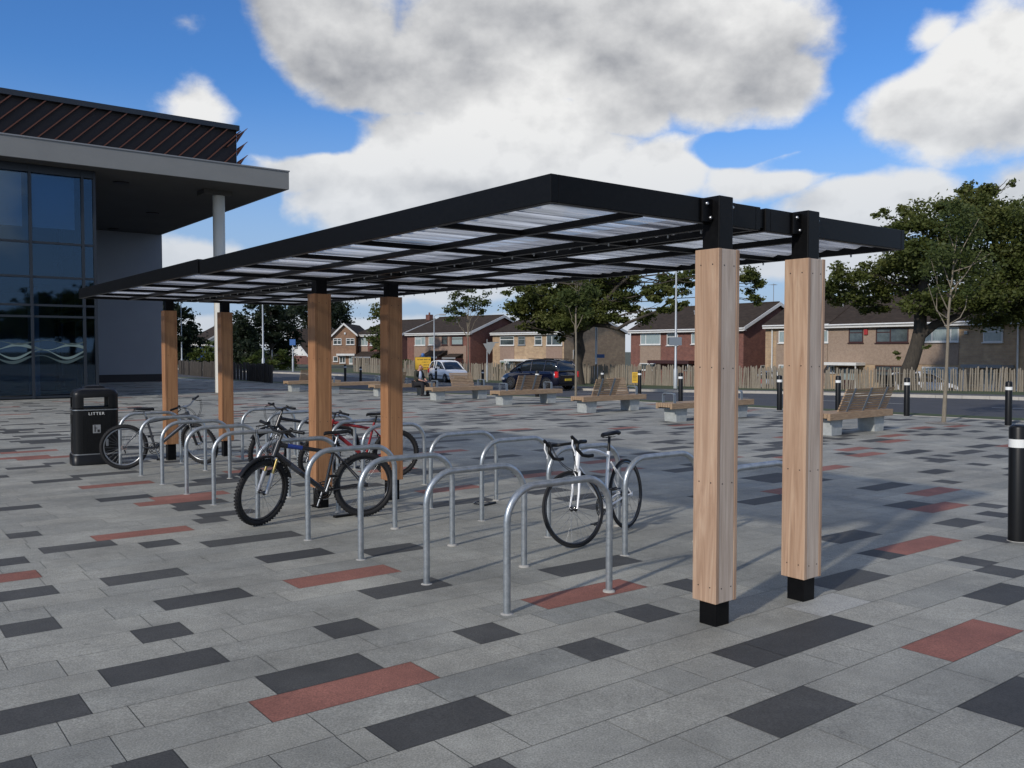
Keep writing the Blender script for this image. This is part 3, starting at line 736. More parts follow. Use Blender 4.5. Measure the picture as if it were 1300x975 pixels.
def guard(Wx, front=True):
    e, HB, ax, Mx, r, wb = Wx; mb = MB(); rings = []
    for i in range(13):
        a = R(35)+R(130)*i/12; rr = r+.035
        rings.append([Vector((wb+rr*math.cos(a), y_, r+rr*math.sin(a)+z_)) for y_, z_ in ((-.032,-.012),(-.02,.004),(.02,.004),(.032,-.012),(.02,0),(-.02,0))])
    mb.loft(rings); mb.tube([(wb, .04, r), (wb+(r+.035)*math.cos(R(150)), .03, r+(r+.03)*math.sin(R(150)))], .003, 6)
    mb.xf(Mx); mb.build('mudguard', M['black_plastic'], e)
guard(W2); guard(W5)
# lock lying on the paving
p = G(619, 641)
e = empty('bike_lock', p, A+.3, 'black bike lock lying on the paving at the foot of a hoop', 'bike lock')
mb = MB(); mb.tube([(-.11,-.03,.016),(.11,-.03,.016)], .014, 10); mb.build('lock_bar', M['black_plastic'], e)
mb = MB(); mb.tube([(-.09,-.03,.016),(-.09,.12,.016),(-.06,.155,.016),(0,.17,.016),(.06,.155,.016),(.09,.12,.016),(.09,-.03,.016)], .008, 8); mb.build('shackle', M['black_paint'], e)
p = G(437, 656)
e = empty('bike_lock', p, A+.1, 'black folded lock on the ground under the black and blue mountain bike', 'bike lock')
mb = MB(); mb.box(-.12,.12,-.03,.03,.002,.03,bev=.006); mb.build('lock_bar', M['black_plastic'], e)
# ------------------------------------------------------------------ litter bin
p = G(120, 590.5)
bn = empty('litter_bin', W(U.dot(p)+.27, V.dot(p)+.07), A-.10, 'black litter bin with silver bands and a domed top', 'litter bin')
def rrect(hx, hy, r, z, n=6):
    o = []
    for cx, cy, a0 in ((hx-r,hy-r,0),(-hx+r,hy-r,90),(-hx+r,-hy+r,180),(hx-r,-hy+r,270)):
        for i in range(n+1): a = R(a0+90*i/n); o.append(Vector((cx+r*math.cos(a), cy+r*math.sin(a), z)))
    return o
hx, hy = .325, .26
mb = MB(); mb.loft([rrect(hx+.025,hy+.025,.1,0), rrect(hx+.025,hy+.025,.1,.155), rrect(hx+.01,hy+.01,.1,.165)]); mb.build('base', M['black_plastic'], bn)
mb = MB(); mb.loft([rrect(hx,hy,.1,.165), rrect(hx,hy,.1,.86)])
for i in range(22):
    x = -hx+.13+i*(2*hx-.26)/21
    if -.20 < x < .20 and False: continue
    mb.box(x-.006, x+.006, -hy-.006, -hy+.01, .2, .78)
for i in range(14):
    y = -hy+.12+i*(2*hy-.24)/13; mb.box(-hx-.006, -hx+.01, y-.006, y+.006, .2, .78)
body = mb.build('body', M['black_plastic'], bn)
for z in (.165, .855):
    mb = MB(); mb.loft([rrect(hx+.012,hy+.012,.105,z), rrect(hx+.012,hy+.012,.105,z+.016)]); mb.build('silver_band', M['steel'], bn)
# hood: four corner pillars, header and dome, open on all four sides
mb = MB(); z0, z1 = .872, 1.06
for sx in (-1, 1):
    for sy in (-1, 1):
        q = [Vector((sx*(abs(v_.x)), sy*abs(v_.y), 0)) for v_ in rrect(hx, hy, .1, 0)[:7]]
        inner = [Vector((sx*(hx-.13), sy*(hy-.04), 0)), Vector((sx*(hx-.04), sy*(hy-.12), 0))]
        ring = [Vector((sx*(hx-.15), sy*hy, 0))]+([*reversed(q)])+[Vector((sx*hx, sy*(hy-.13), 0)), Vector((sx*(hx-.03), sy*(hy-.13), 0)), Vector((sx*(hx-.15), sy*(hy-.03), 0))]
        mb.loft([[v_+Vector((0,0,z)) for v_ in ring] for z in (z0, z1)], smooth=False)
dome = [(1,1.06),(1.0,1.10),(.985,1.125),(.9,1.165),(.62,1.195),(.5,1.20),(.48,1.222),(.25,1.24),(.02,1.246)]
mb.loft([[Vector((v_.x*s_, v_.y*s_, z)) for v_ in rrect(hx, hy, .1, 0)] for s_, z in dome])
mb.loft([rrect(hx,hy,.1,.84), rrect(hx,hy,.1,.90)])
mb.build('hood', M['black_plastic'], bn)
cu = bpy.data.curves.new('LITTER', 'FONT'); cu.body = 'LITTER'; cu.size = .062; cu.align_x = 'CENTER'; cu.extrude = .002; cu.space_character = 1.25
cu.materials.append(M['white_band'])
t0_ = bpy.data.objects.new('font_source', cu); C.objects.link(t0_); bpy.context.view_layer.update()
lm = bpy.data.meshes.new_from_object(t0_.evaluated_get(bpy.context.evaluated_depsgraph_get())); bpy.data.objects.remove(t0_)
t_ = bpy.data.objects.new('lettering', lm); C.objects.link(t_); t_.parent = bn; t_.location = (0, -hy-.012, .785); t_.rotation_euler = (R(90), 0, 0)
mb = MB(); mb.box(-.13,.13,-hy-.010,-hy-.0,.775,.84); mb.build('name_panel', M['black_plastic'], bn)
mb = MB(); mb.box(-.055,.055,-hy-.012,-hy-.004,.50,.63); ip = mb.build('pictogram_plate', M['lead'], bn)
mb = MB(); y = -hy-.0125
mb.box(-.033,-.018,y-.002,y,.52,.60); mb.lathe([(.01,-.002),(.01,0)],10,0,Matrix.Translation((-.026,y-.001,.613))@Matrix.Rotation(R(90),4,'X')); mb.box(-.018,.008,y-.002,y,.575,.583); mb.box(.008,.04,y-.002,y,.515,.555)
mb.build('pictogram', M['black_ink'], ip)
mb = MB(); mb.box(.13,.165,-hy-.014,-hy-.004,.29,.40,bev=.004); mb.box(.14,.155,-hy-.022,-hy-.012,.33,.36); mb.build('latch', M['steel'], bn)
mb = MB(); mb.box(-hx-.012,-hx-.004,-.05,.05,.5,.63); mb.build('side_plate', M['darkgrey_paint'], bn)
# ------------------------------------------------------------------ bollards
def make_bollard():
    e = empty('bollard', (0,0,0))
    MB().lathe([(.078,-.05),(.078,1.035),(.072,1.05),(.05,1.062),(.001,1.066)], 28).build('post', M['black_plastic'], e)
    MB().lathe([(.0795,.86),(.0795,.935)], 28, cap=False).build('white_band', M['white_band'], e)
    MB().lathe([(.088,-.01),(.086,.005),(.079,.008)], 20).build('base_collar', M['mortar'], e)
    return e
b0 = make_bollard(); used = False
for px, py, lab in ((1291.5,687,'black bollard with white band, the large near one at the right'), (1280,540.5,'black bollard at the plaza edge right of the young tree, beyond the near bollard'),
    (1151,528.5,'black bollard immediately right of the right hand bench'), (1063.7,522.5,'black bollard just left of the right hand bench back'), (989.5,521,'black bollard seen to the left of the second near timber post'),
    (864,512.5,'black bollard left of the nearest timber post, by a grey lamp column'), (812,501.5,'black bollard just right of the double backed bench'), (764.6,497,'black bollard mostly hidden behind the double backed bench'),
    (682,504,'black bollard in front of the dark blue car'), (612.7,492,'black bollard between the white car and the dark blue car'), (553.4,488,'black bollard in front of the white car door'),
    (457.8,488,'right one of two distant bollards between the middle timber posts'), (438.2,484,'left one of two distant bollards between the middle timber posts')):
    o = b0 if not used else copy_tree(b0); used = True
    o.location = G(px, py); tag(o, lab, 'bollard', 'black bollards along the plaza edge')
    o.rotation_euler = (random.uniform(-.008,.008), random.uniform(-.008,.008), random.random()*6)
# ------------------------------------------------------------------ benches (local x = V, y = U, origin = near left corner)
def bench(pos, L_, label, backs=(), arms=(), feet=None, wdt=.56):
    """backs: (x0, x1, 'rear'|'front', straps) rear = its back is turned to the camera"""
    e = empty('bench', pos, A, label, 'bench', 'timber benches on concrete feet')
    zs = .345; zt = .48
    mb = MB(); n = 7
    for i in range(n):
        y0 = wdt*i/n+.006; mb.box(0, L_, y0, wdt*(i+1)/n-.006, zs+.03 if 0 < i < n-1 else zs-.01, zt, 0, bev=.004)
    nn = int(L_/.085)
    mb.build('seat', M['bench_wood'], e)
    mb = MB(); mb.box(.08, L_-.08, .03, wdt-.03, zs-.012, zs+.008); mb.build('seat_frame', M['bench_steel'], e)
    for x in (feet or (.22, L_-.60)):
        f = MB(); f.prism([(x, -.04), (x+.36, -.04), (x+.40, zs-.014), (x-.03, zs-.014)], 1, .10, wdt-.06); f.build('foot', M['concrete'], e)
    for x0, x1, side, ns in backs:
        s = -1 if side == 'rear' else 1
        yb = .17 if side == 'rear' else wdt-.17
        bk = MB(); nsl = 9
        for i in range(nsl):
            z0 = zt+.015+i*.055; y0 = yb+s*(z0-zt)*.42
            bk.prism([(y0, z0), (y0+s*.017, z0+.043), (y0+s*.017-.035, z0+.046), (y0-.035, z0+.004)], 0, x0, x1)
        b = bk.build('backrest', M['bench_wood'], e)
        for j in range(ns):
            xx = x0+(x1-x0)*(j+.5)/ns
            m_ = MB(); ya = yb-.035-.006 if s < 0 else yb+.004
            m_.prism([(ya-.004, zt+.0), (ya+.008, zt+.0), (ya+.008+s*.50*.42, zt+.515), (ya-.004+s*.50*.42, zt+.515)], 0, xx-.035, xx+.035); m_.build('back_strap', M['bench_steel'], b)
    for x in arms:
        m_ = MB(); pts = [(x,.08,zt-.02),(x,.08,zt+.20),(x,.12,zt+.245),(x,.42,zt+.245),(x,.46,zt+.20),(x,.46,zt-.02)]
        m_ = MB()
        for p, q in zip(pts, pts[1:]):
            p = Vector(p); q = Vector(q); d = (q-p).normalized(); nrm = Vector((0,-d.z,d.y))*.010; w_ = Vector((.04,0,0))
            m_.add([p-nrm-w_, p+nrm-w_, p+nrm+w_, p-nrm+w_, q-nrm-w_, q+nrm-w_, q+nrm+w_, q-nrm+w_], [(0,1,2,3),(4,5,6,7),(0,1,5,4),(1,2,6,5),(2,3,7,6),(3,0,4,7)])
        m_.build('armrest', M['bench_steel'], e)
    return e
def near_left(px, py_foot):
    p = G(px, py_foot); return p
def bpos(fx, fy, footx=.22):   # ground pixel of the near-left corner of the left foot
    p = G(fx, fy); q = p-V*footx-U*.10; q.z = gz(q.x, q.y); return q
B1 = bench(bpos(1056,553.5), 2.5, 'rightmost timber bench with its slatted back turned to the camera', backs=((.50,2.42,'rear',3),))
B2 = bench(bpos(745,524.5), 2.6, 'timber bench with two backrests facing opposite ways, right of the white bicycle', backs=((.45,1.42,'rear',2),(1.5,2.2,'front',0)), arms=(2.25,))
B3 = bench(bpos(639,514.5), 2.75, 'timber bench in front of the dark blue car with a backrest between two armrests', backs=((.75,1.75,'rear',2),), arms=(.35,2.3))
B4 = bench(bpos(554,508.5), 2.72, 'timber bench in front of the white car with one slatted backrest facing the camera', backs=((1.1,2.1,'front',0),), arms=(.25,2.35))
p8 = bpos(857,536); B8 = bench(p8, 3.3, 'timber bench behind the nearest timber post, cut in two by it', arms=(.18, 2.85), feet=(.28, 2.75))
p5 = G(476, 503.5); B5 = bench(p5, 2.9, 'timber bench the man sits on', backs=((.9,1.45,'rear',0),), arms=(1.0,1.55))
p6 = G(416, 500); B6 = bench(p6, 3.4, 'long distant bench between the two middle timber posts', arms=(.35,2.6))
p7 = G(366, 497.5); B7 = bench(p7, 2.6, 'farthest bench, just left of the middle front timber post', backs=((.6,1.8,'rear',0),))
# ------------------------------------------------------------------ leisure building at the left (local x = V, y = U)
CO = atz(367, 240.6, ZC+6.8); CO.z = 0
lb = empty('leisure_building', CO, A, 'large modern building with grey canopy roof, dark louvred top and blue glass wall', 'building')
def loc(p): d = Vector(p)-CO; return d.dot(V), d.dot(U)
D = loc(atz(194, 298, ZC+6.8))[1]
gx_, gy_ = loc(atz(120, 217.5, ZC+6.8))
cx_, cy_ = loc(atz(280, 242, ZC+6.8))
ZS = ZC+6.8; ZF = ZS+.74
print('BUILD', D, gx_, gy_, cx_, cy_, CO)
XL = -34.
mb = MB(); mb.box(XL, 0, 0, D, ZS, ZF, 0); mb.build('canopy_slab', M['render_grey'], lb)
mb = MB(); mb.box(XL, -.12, .12, D-.1, ZS-.012, ZS-.003); so = mb.build('soffit', M['soffit'], lb)
mb = MB(); mb.box(XL, .03, -.03, D+.03, ZF, ZF+.05); mb.build('coping', M['lead'], lb)
zg = gz(*(CO+V*gx_+U*gy_).xy)
for px, py in ((154,231),(194,270),(144,290)):
    q = atz(px, py, ZS); x, y = loc(q); mb = MB(); mb.lathe([(.30,ZS-.05),(.30,ZS-.014)], 20, 0, Matrix.Translation((x, y, 0))); mb.build('downlight', M['plant_dark'], so)
zc0 = gz(*(CO+V*cx_+U*cy_).xy)
mb = MB(); mb.lathe([(.25, zc0-.1),(.25, ZS-.2)], 32, 0, Matrix.Translation((cx_, cy_+.25, 0))); mb.build('column', M['column'], lb)
mb = MB(); mb.box(cx_-.75, cx_+.45, cy_-.15, cy_+.75, ZS-.2, ZS-.015); mb.build('column_head', M['soffit'], lb)
# grey return wall under the far edge
mb = MB(); mb.box(XL, -.02, D-.4, D-.02, zc0+.42, ZS-.02); mb.build('rear_wall', M['render_dark'], lb)
mb = MB(); mb.box(XL, -.08, D-.36, D-.08, zc0-.2, zc0+.42); mb.build('plinth', M['plant_dark'], lb)
# glazed box: front wall at gy_, ends at gx_ and returns
gn = (U*-1)
def gpx(px, py): return onplane(px, py, CO+U*gy_, U)
xm = [loc(gpx(px, 300))[0] for px in (120, 105, 38.5)]
st = xm[1]-xm[2]
xs_ = [xm[0], xm[1]]+[xm[2]-st*i for i in range(0, 8)]
zs_ = [gpx(38.5, y).z for y in (209, 307, 351, 387, 401.5)]
zlow = zg+.03
fr_m = MB()
for x in xs_: fr_m.box(x-.045, x+.045, gy_-.10, gy_+.06, zlow, ZS-.02)
for z in zs_[1:]+[zlow+.06]: fr_m.box(xs_[-1], xs_[0], gy_-.07, gy_+.05, z-.04, z+.04)
fr_m.box(xs_[-1], xs_[0], gy_-.08, gy_+.05, ZS-.30, ZS-.02)
for y in fr(gy_, D-.5, 3.4): fr_m.box(xs_[0]-.05, xs_[0]+.05, y-.045, y+.045, zlow, ZS-.02)
for z in zs_[1:]+[zlow+.06]: fr_m.box(xs_[0]-.05, xs_[0]+.05, gy_, D-.5, z-.04, z+.04)
fr_m.build('glazing_frame', M['mullion'], lb)
zz = [zlow+.1]+sorted(zs_[1:])+[ZS-.30]
k = 0
for a, b in zip(xs_, xs_[1:]):
    if k > 5: break
    k += 1
    for z0, z1 in zip(zz, zz[1:]):
        mb = MB(); mb.box(b+.045, a-.045, gy_-.008, gy_+.008, z0+.04, z1-.04); mb.build('glass_pane', M['curtain_glass'], lb)
mb = MB(); mb.box(xs_[0]-.01, xs_[0]+.01, gy_+.05, D-.5, zlow, ZS-.3); mb.build('return_glazing', M['curtain_glass'], lb)
# wavy manifestation bands on the lower panes
for yc, amp, thk, ph, m_ in ((441, .10, .13, 0, 'frost'), (449.5, -.16, .10, .6, 'frost'), (434.5, -.07, .06, 0, 'frost_dim'), (455.5, -.13, .12, .8, 'frost_dim')):
    for a, b in list(zip(xs_, xs_[1:]))[1:4]:
        vs_ = []; n = 28
        zc_ = gpx(60, yc).z
        for i in range(n+1):
            x = b+.05+(a-b-.1)*i/n; t = (i/n*2*math.pi+ph); z = zc_-amp*math.sin(t)
            th = thk*(.6+.4*math.cos(t*1.0+1)); vs_ += [(x, gy_-.012, z-th/2), (x, gy_-.012, z+th/2)]
        mb = MB(); mb.add(vs_, [(2*i, 2*i+2, 2*i+3, 2*i+1) for i in range(n)]); mb.build('frosted_band', M[m_], lb)
# interior seen through the glass
mb = MB(); mb.box(XL, xs_[0]-.2, gy_+7.0, gy_+7.15, zlow-.1, ZS-.05); mb.box(XL, xs_[0]-.15, gy_+.3, gy_+7.1, zs_[2]-.25, zs_[2]-.02); mb.box(XL, xs_[0]-.15, gy_+.1, gy_+7.1, zlow-.06, zlow+.02)
mb.build('interior_shell', M['interior'], lb)
mb = MB(); mb.box(XL+.0, XL+.2, gy_, D-.5, zlow, ZS-.05); mb.build('end_wall', M['render_dark'], lb)
for a, b in list(zip(xs_, xs_[1:]))[1:4]:
    zb_ = gpx(80, 290).z
    mb = MB(); mb.box(b+.12, a-.22, gy_+.25, gy_+.27, zb_, ZS-.32); mb.build('roller_blind', M['blind'], lb)
mb = MB(); mb.box(*(loc(gpx(47, 400))[0], loc(gpx(58, 400))[0]), gy_+1.4, gy_+2.0, zlow, zs_[2]-.3); mb.build('interior_pillar', M['render_dark'], lb)
# dark plant enclosure with slanted copper coloured fins
py_ = .9
def lp(px, py): 
    q = onplane(px, py, CO+U*py_, U); return loc(q)[0], q.z
xr, zr = lp(300, 160.6)
mb = MB(); mb.box(XL, xr, py_, D-1.5, ZF+.05, zr-.16); mb.build('plant_enclosure', M['plant_dark'], lb)
mb = MB(); mb.box(XL, xr+.06, py_-.22, D-1.3, zr-.2, zr); mb.build('enclosure_cornice', M['mullion'], lb)
hgt = zr-.2-(ZF+.05); sp_ = .56
fins = MB(); 
n = int((xr-XL)/sp_)+4
for i in range(n):
    x1 = xr+.10+2*.0-i*sp_; x0 = x1-hgt*1.02
    z0 = ZF+.06; z1 = zr-.2; q0, q1 = x0, x1
    if x0 < XL: break
    f = MB(); yb = py_-.2
    w_ = .055
    f.add([Vector((q0, yb, z0)), Vector((q0+w_, yb, z0)), Vector((q1+w_, yb, z1)), Vector((q1, yb, z1)), Vector((q0, yb+.19, z0)), Vector((q0+w_, yb+.19, z0)), Vector((q1+w_, yb+.19, z1)), Vector((q1, yb+.19, z1))], [(0,1,2,3),(4,5,6,7),(0,1,5,4),(1,2,6,5),(2,3,7,6),(3,0,4,7)])
    f.build('fin', M['copper_fin'], lb)
for i in range(3):   # fins cut short by the corner stick out past it
    z1 = zr-.05-i*hgt*.36; x1 = xr+.42; x0 = x1-(z1-ZF-.06)*1.02
    if i == 0: x0 = x1-.9
    z0 = z1-(x1-x0)/1.02; z0 = max(z0, ZF+.06)
    f = MB(); yb = py_-.2; f.prism([(x0, z0), (x0+.06, z0), (x1, z1), (x1-.02, z1), ], 1, yb, yb+.19)
    f.prism([(xr+.02, z1-.62), (x1, z1), (xr+.02, z1-.30)], 1, yb+.19, yb+.24)
    f.build('fin', M['copper_fin'], lb)
# ------------------------------------------------------------------ houses
def house(name, fl, fr_, depth, e_y, ridge, walls, feats, label, gable=None, zbase=None, roofm='roof', front='eave', over=.35, bargeR=True, soil=True):
    """fl / fr_: (pixel x, forward distance) of the front corners; e_y: eave pixel row at fl"""
    P = aty(fl[0], e_y, fl[1]); Q = aty(fr_[0], e_y, fr_[1]); ze = P.z
    P = Vector((P.x, P.y, 0)); Q = Vector((Q.x, Q.y, 0)); d = (Q-P).normalized(); Wd = (Q-P).length
    rz = math.atan2(d.y, d.x); nrm = Vector((-d.y, d.x, 0))
    zb = min(gz(P.x, P.y), gz(Q.x, Q.y))-.3 if zbase is None else zbase
    h = empty(name, (P.x, P.y, zb), rz, label, 'house')
    E = ze-zb; Rg = E+ridge
    mb = MB()
    if front == 'eave':
        mb.prism([(0,0),(depth,0),(depth,E),(depth/2,Rg-.12),(0,E)], 0, 0, Wd)
    else:
        pk = front[1]*Wd
        mb.prism([(0,0),(Wd,0),(Wd,E+front[2]),(pk,Rg-.12),(0,E)], 1, 0, depth)
    wl = mb.build('wall', M[walls], h)
    # roof
    mb = MB(); t = .14
    if front == 'eave':
        sl = ridge/(depth/2); o = over
        for s in (0, 1):
            y0, y1 = (-o, depth/2) if s == 0 else (depth+o, depth/2)
            z0 = E-o*sl+.05; z1 = Rg
            mb.prism([(y0, z0), (y1, z1), (y1, z1+t), (y0, z0+t)], 0, -.05 if fl[0] else 0, Wd+.28)
        mb.tube([(0, depth/2, Rg+t), (Wd+.2, depth/2, Rg+t)], .09, 8)
    else:
        pk = front[1]*Wd; o = .3
        mb.prism([(-o, E-o*(Rg-E)/pk), (pk, Rg), (pk, Rg+t), (-o, E-o*(Rg-E)/pk+t)], 1, -.3, depth)
        sr = (Rg-E-front[2])/(Wd-pk)
        mb.prism([(Wd+o, E+front[2]-o*sr), (pk, Rg), (pk, Rg+t), (Wd+o, E+front[2]-o*sr+t)], 1, -.3, depth)
    rf = mb.build('roof', M[roofm], h)
    if front == 'eave':
        mb = MB(); mb.box(-.03, Wd+.30, -over-.03, -over+.03, E-over*sl-.10, E-over*sl+.17); mb.tube([(0, -over-.09, E-over*sl+.1), (Wd+.3, -over-.09, E-over*sl+.1)], .05, 8); mb.box(-.03, Wd+.30, -over+.03, 0, E-over*sl-.08, E-over*sl-.04)
        mb.build('fascia', M['upvc'], h)
        if bargeR:
            for s in (0, 1):
                mb = MB(); y0, y1 = (-over, depth/2) if s == 0 else (depth+over, depth/2); z0 = E-over*sl+.05
                mb.prism([(y0, z0-.12), (y1, Rg-.12), (y1, Rg+.15), (y0, z0+.15)], 0, Wd+.28, Wd+.34); mb.build('bargeboard', M['upvc'], h)
    else:
        pk = front[1]*Wd
        for x0, z0 in ((-.3, E-.3*(Rg-E)/pk), (Wd+.3, E+front[2]-.3*sr)):
            mb = MB(); mb.prism([(x0, z0-.12), (pk, Rg-.12), (pk, Rg+.15), (x0, z0+.15)], 1, -.36, -.3); mb.build('bargeboard', M['upvc'], h)
    def sz(px, py, off=0):
        q = onplane(px, py, P-nrm*off, nrm); return (q-P).dot(d), q.z-zb
    for ft in feats:
        k = ft[0]
        if k in ('panel',):
            _, x0, x1, y0, y1, m_ = ft
            a, zt_ = sz((x0+x1)/2, y0); _, zb_ = sz((x0+x1)/2, y1); a = sz(x0, y0)[0]; b = sz(x1, y0)[0]
            a = max(0, a); b = min(Wd, b); zt_ = min(zt_, E-.02)
            mb = MB(); mb.box(a, b, -.03, .02, max(0, zb_), zt_); mb.build('wall_panel', M[m_], h)
        elif k == 'win':
            _, x0, x1, y0, y1, fm, gm, lay = ft
            xc = (x0+x1)/2; a = sz(x0, y0)[0]; b = sz(x1, y0)[0]; zt_ = min(sz(xc, y0)[1], E-.06); zb_ = max(.1, sz(xc, y1)[1])
            f = MB(); w = .075; yf = -.05
            f.box(a, b, yf, -.0, zt_-w, zt_); f.box(a, b, yf, -.0, zb_, zb_+w); f.box(a, a+w, yf, 0, zb_+w, zt_-w); f.box(b-w, b, yf, 0, zb_+w, zt_-w)
            for q in lay:
                if q[0] == 'v': xx = a+(b-a)*q[1]; f.box(xx-.04, xx+.04, yf+.004, 0, zb_+w, zt_-w)
                else:
                    q2 = (q+(0,1))[:4] if len(q) == 2 else q
                    za = zt_-(zt_-zb_)*q2[1]; f.box(a+(b-a)*q2[2], a+(b-a)*q2[3], yf+.006, 0, za-.035, za+.035)
            wi = f.build('window', M[fm], h)
            mb = MB(); mb.box(a+w, b-w, -.036, -.004, zb_+w, zt_-w); mb.build('pane', M[gm], wi)
            mb = MB(); mb.box(a-.05, b+.05, -.13, 0, zb_-.06, zb_-.001); mb.build('sill', M[fm], wi)
        elif k == 'canopy':
            _, x0, x1, y0, y1, m_, proj = ft
            a = sz(x0, y0)[0]; b = sz(x1, y0)[0]; zt_ = sz((x0+x1)/2, y0)[1]; zb_ = sz((x0+x1)/2, y1)[1]
            mb = MB(); mb.box(a, b, -proj, 0, zb_, zt_); pc = mb.build('porch_canopy', M[m_], h)
            if proj > .7:
                for xx in (a+.1, b-.16): mb = MB(); mb.box(xx, xx+.07, -proj+.08, -proj+.15, -.3, zb_); mb.build('porch_post', M['upvc'], pc)
        elif k == 'lean':     # small pitched roof over a porch
            _, x0, x1, y0, y1, proj = ft
            a = sz(x0, y0)[0]; b = sz(x1, y0)[0]; zt_ = sz((x0+x1)/2, y0)[1]; zb_ = sz((x0+x1)/2, y1)[1]
            mb = MB(); mb.prism([(-proj, zb_), (0, zt_), (0, zt_+.1), (-proj, zb_+.1)], 0, a, b); pr = mb.build('porch_roof', M[roofm], h)
            mb = MB(); mb.box(a, b, -proj-.03, -proj, zb_-.1, zb_+.08); mb.build('porch_fascia', M['lead'], pr)
            mb = MB(); mb.box(a+.1, a+.3, -proj+.1, 0, -.2, zb_); mb.box(b-.3, b-.1, -proj+.1, 0, -.2, zb_); mb.build('porch_wall', M[walls], pr)
        elif k == 'door':
            _, x0, x1, y0, m_ = ft
            a = sz(x0, y0)[0]; b = sz(x1, y0)[0]; zt_ = sz((x0+x1)/2, y0)[1]
            mb = MB(); mb.box(a, b, -.05, 0, .0, zt_); dd = mb.build('door', M[m_], h)
            mb = MB(); mb.box(a+.08, b-.08, -.06, -.05, max(.2, zt_-.9), zt_-.12); mb.build('door_glass', M['net_curtain'], dd)
        elif k == 'box':
            _, x0, x1, y0, y1, m_, nm = ft
            a, zt_ = sz(x0, y0); b, zb_ = sz(x1, y1); mb = MB(); mb.box(a, b, -.14, 0, zb_, zt_, bev=.02); mb.build(nm, M[m_], h)
        elif k == 'pipe':
            a = sz(ft[1], 440)[0]; mb = MB(); mb.tube([(a, -.09, 0), (a, -.09, E-.2)], .055, 8); mb.build('downpipe', M['upvc'], h)
        elif k == 'gwin':     # window in the right hand gable: distance along the gable, z above base
            _, y0, y1, z0, z1, fm = ft
            f = MB(); f.box(Wd, Wd+.04, y0, y1, z0, z0+.07); f.box(Wd, Wd+.04, y0, y1, z1-.07, z1); f.box(Wd, Wd+.04, y0, y0+.07, z0, z1); f.box(Wd, Wd+.04, y1-.07, y1, z0, z1); wi = f.build('window', M[fm], h)
            mb = MB(); mb.box(Wd, Wd+.025, y0+.07, y1-.07, z0+.07, z1-.07); mb.build('pane', M['house_glass'], wi)
        elif k == 'vents':
            for fx in ft[1]:
                mb = MB(); yy = depth*.30; zt_ = E+(Rg-E)*.6; mb.tube([(Wd*fx, yy, zt_-.1), (Wd*fx, yy, zt_+.45)], .07, 8); mb.tube([(Wd*fx, yy, zt_+.38), (Wd*fx, yy, zt_+.5)], .12, 8); mb.build('flue', M['lead'], rf)
        elif k == 'chimney':
            mb = MB(); xx = Wd*ft[1]; mb.box(xx-.4, xx+.4, depth/2-.3, depth/2+.3, Rg-.3, Rg+.75); c_ = mb.build('chimney', M[walls], rf)
            mb = MB(); mb.lathe([(.13,Rg+.75),(.11,Rg+1.05)], 10, 0, Matrix.Translation((xx, depth/2, 0))); mb.build('chimney_pot', M['brick_red'], c_)
        elif k == 'aerial':
            xx = Wd*ft[1]; mb = MB(); mb.tube([(xx, depth/2, Rg), (xx, depth/2, Rg+1.7)], .025, 6); 
            for q in range(5): mb.tube([(xx-.35+q*.05, depth/2-.3+q*.15, Rg+1.6), (xx+.35-q*.05, depth/2-.3+q*.15, Rg+1.6)], .012, 4)
            mb.tube([(xx, depth/2-.35, Rg+1.6), (xx, depth/2+.4, Rg+1.6)], .015, 4); mb.build('aerial', M['lead'], rf)
    return h
v2 = (('v', .35), ('h', .3, 0, .35)); v3 = (('v', .25), ('v', .75)); w1 = ()
UW = 'upvc'; NC = 'net_curtain'; HG = 'house_glass'; BF = 'brown_frame'
def Zr(px): return 66.5+(px-972)*(50.5-66.5)/(1300-972)*1.0
zR = ZC-3.05
house('terrace_house', (972, Zr(972)), (1051, Zr(1051)), 8.5, 413.2, 1.95, 'brick_buff',
  [('panel', 986, 1051, 418, 489, 'dash'), ('win', 989, 997, 420, 435.5, UW, NC, w1), ('win', 1040, 1052, 419, 435, UW, NC, w1), ('win', 989, 997.5, 463, 480, UW, NC, (('h', .3),)), ('pipe', 981), ('vents', (.95,))],
  'brown pebbledashed terraced house mostly hidden behind the near timber posts', zbase=zR, bargeR=False)
house('terrace_house', (1051.5, Zr(1051.5)), (1166, Zr(1166)), 8.5, 412.2, 1.95, 'brick_buff',
  [('panel', 1051.5, 1166, 414, 463, 'dash'), ('win', 1078, 1096.5, 417.5, 435, BF, HG, (('h', .28),)), ('win', 1112.5, 1154, 416.5, 435, BF, HG, (('v', .45), ('h', .28, 0, .45))), ('win', 1111.5, 1152, 464, 484, BF, HG, (('v', .5), ('h', .35))),
   ('box', 1098, 1102.3, 418, 425, 'alarm_red', 'alarm_box'), ('canopy', 1052, 1099, 460, 463.5, 'upvc', 1.1), ('win', 1051, 1060, 464, 473, UW, HG, (('v', .5),)), ('door', 1066, 1090, 466, 'brown_frame'), ('vents', (.12, .2))],
  'brown pebbledashed terraced house with dark brown windows and a red alarm box', zbase=zR, bargeR=False)
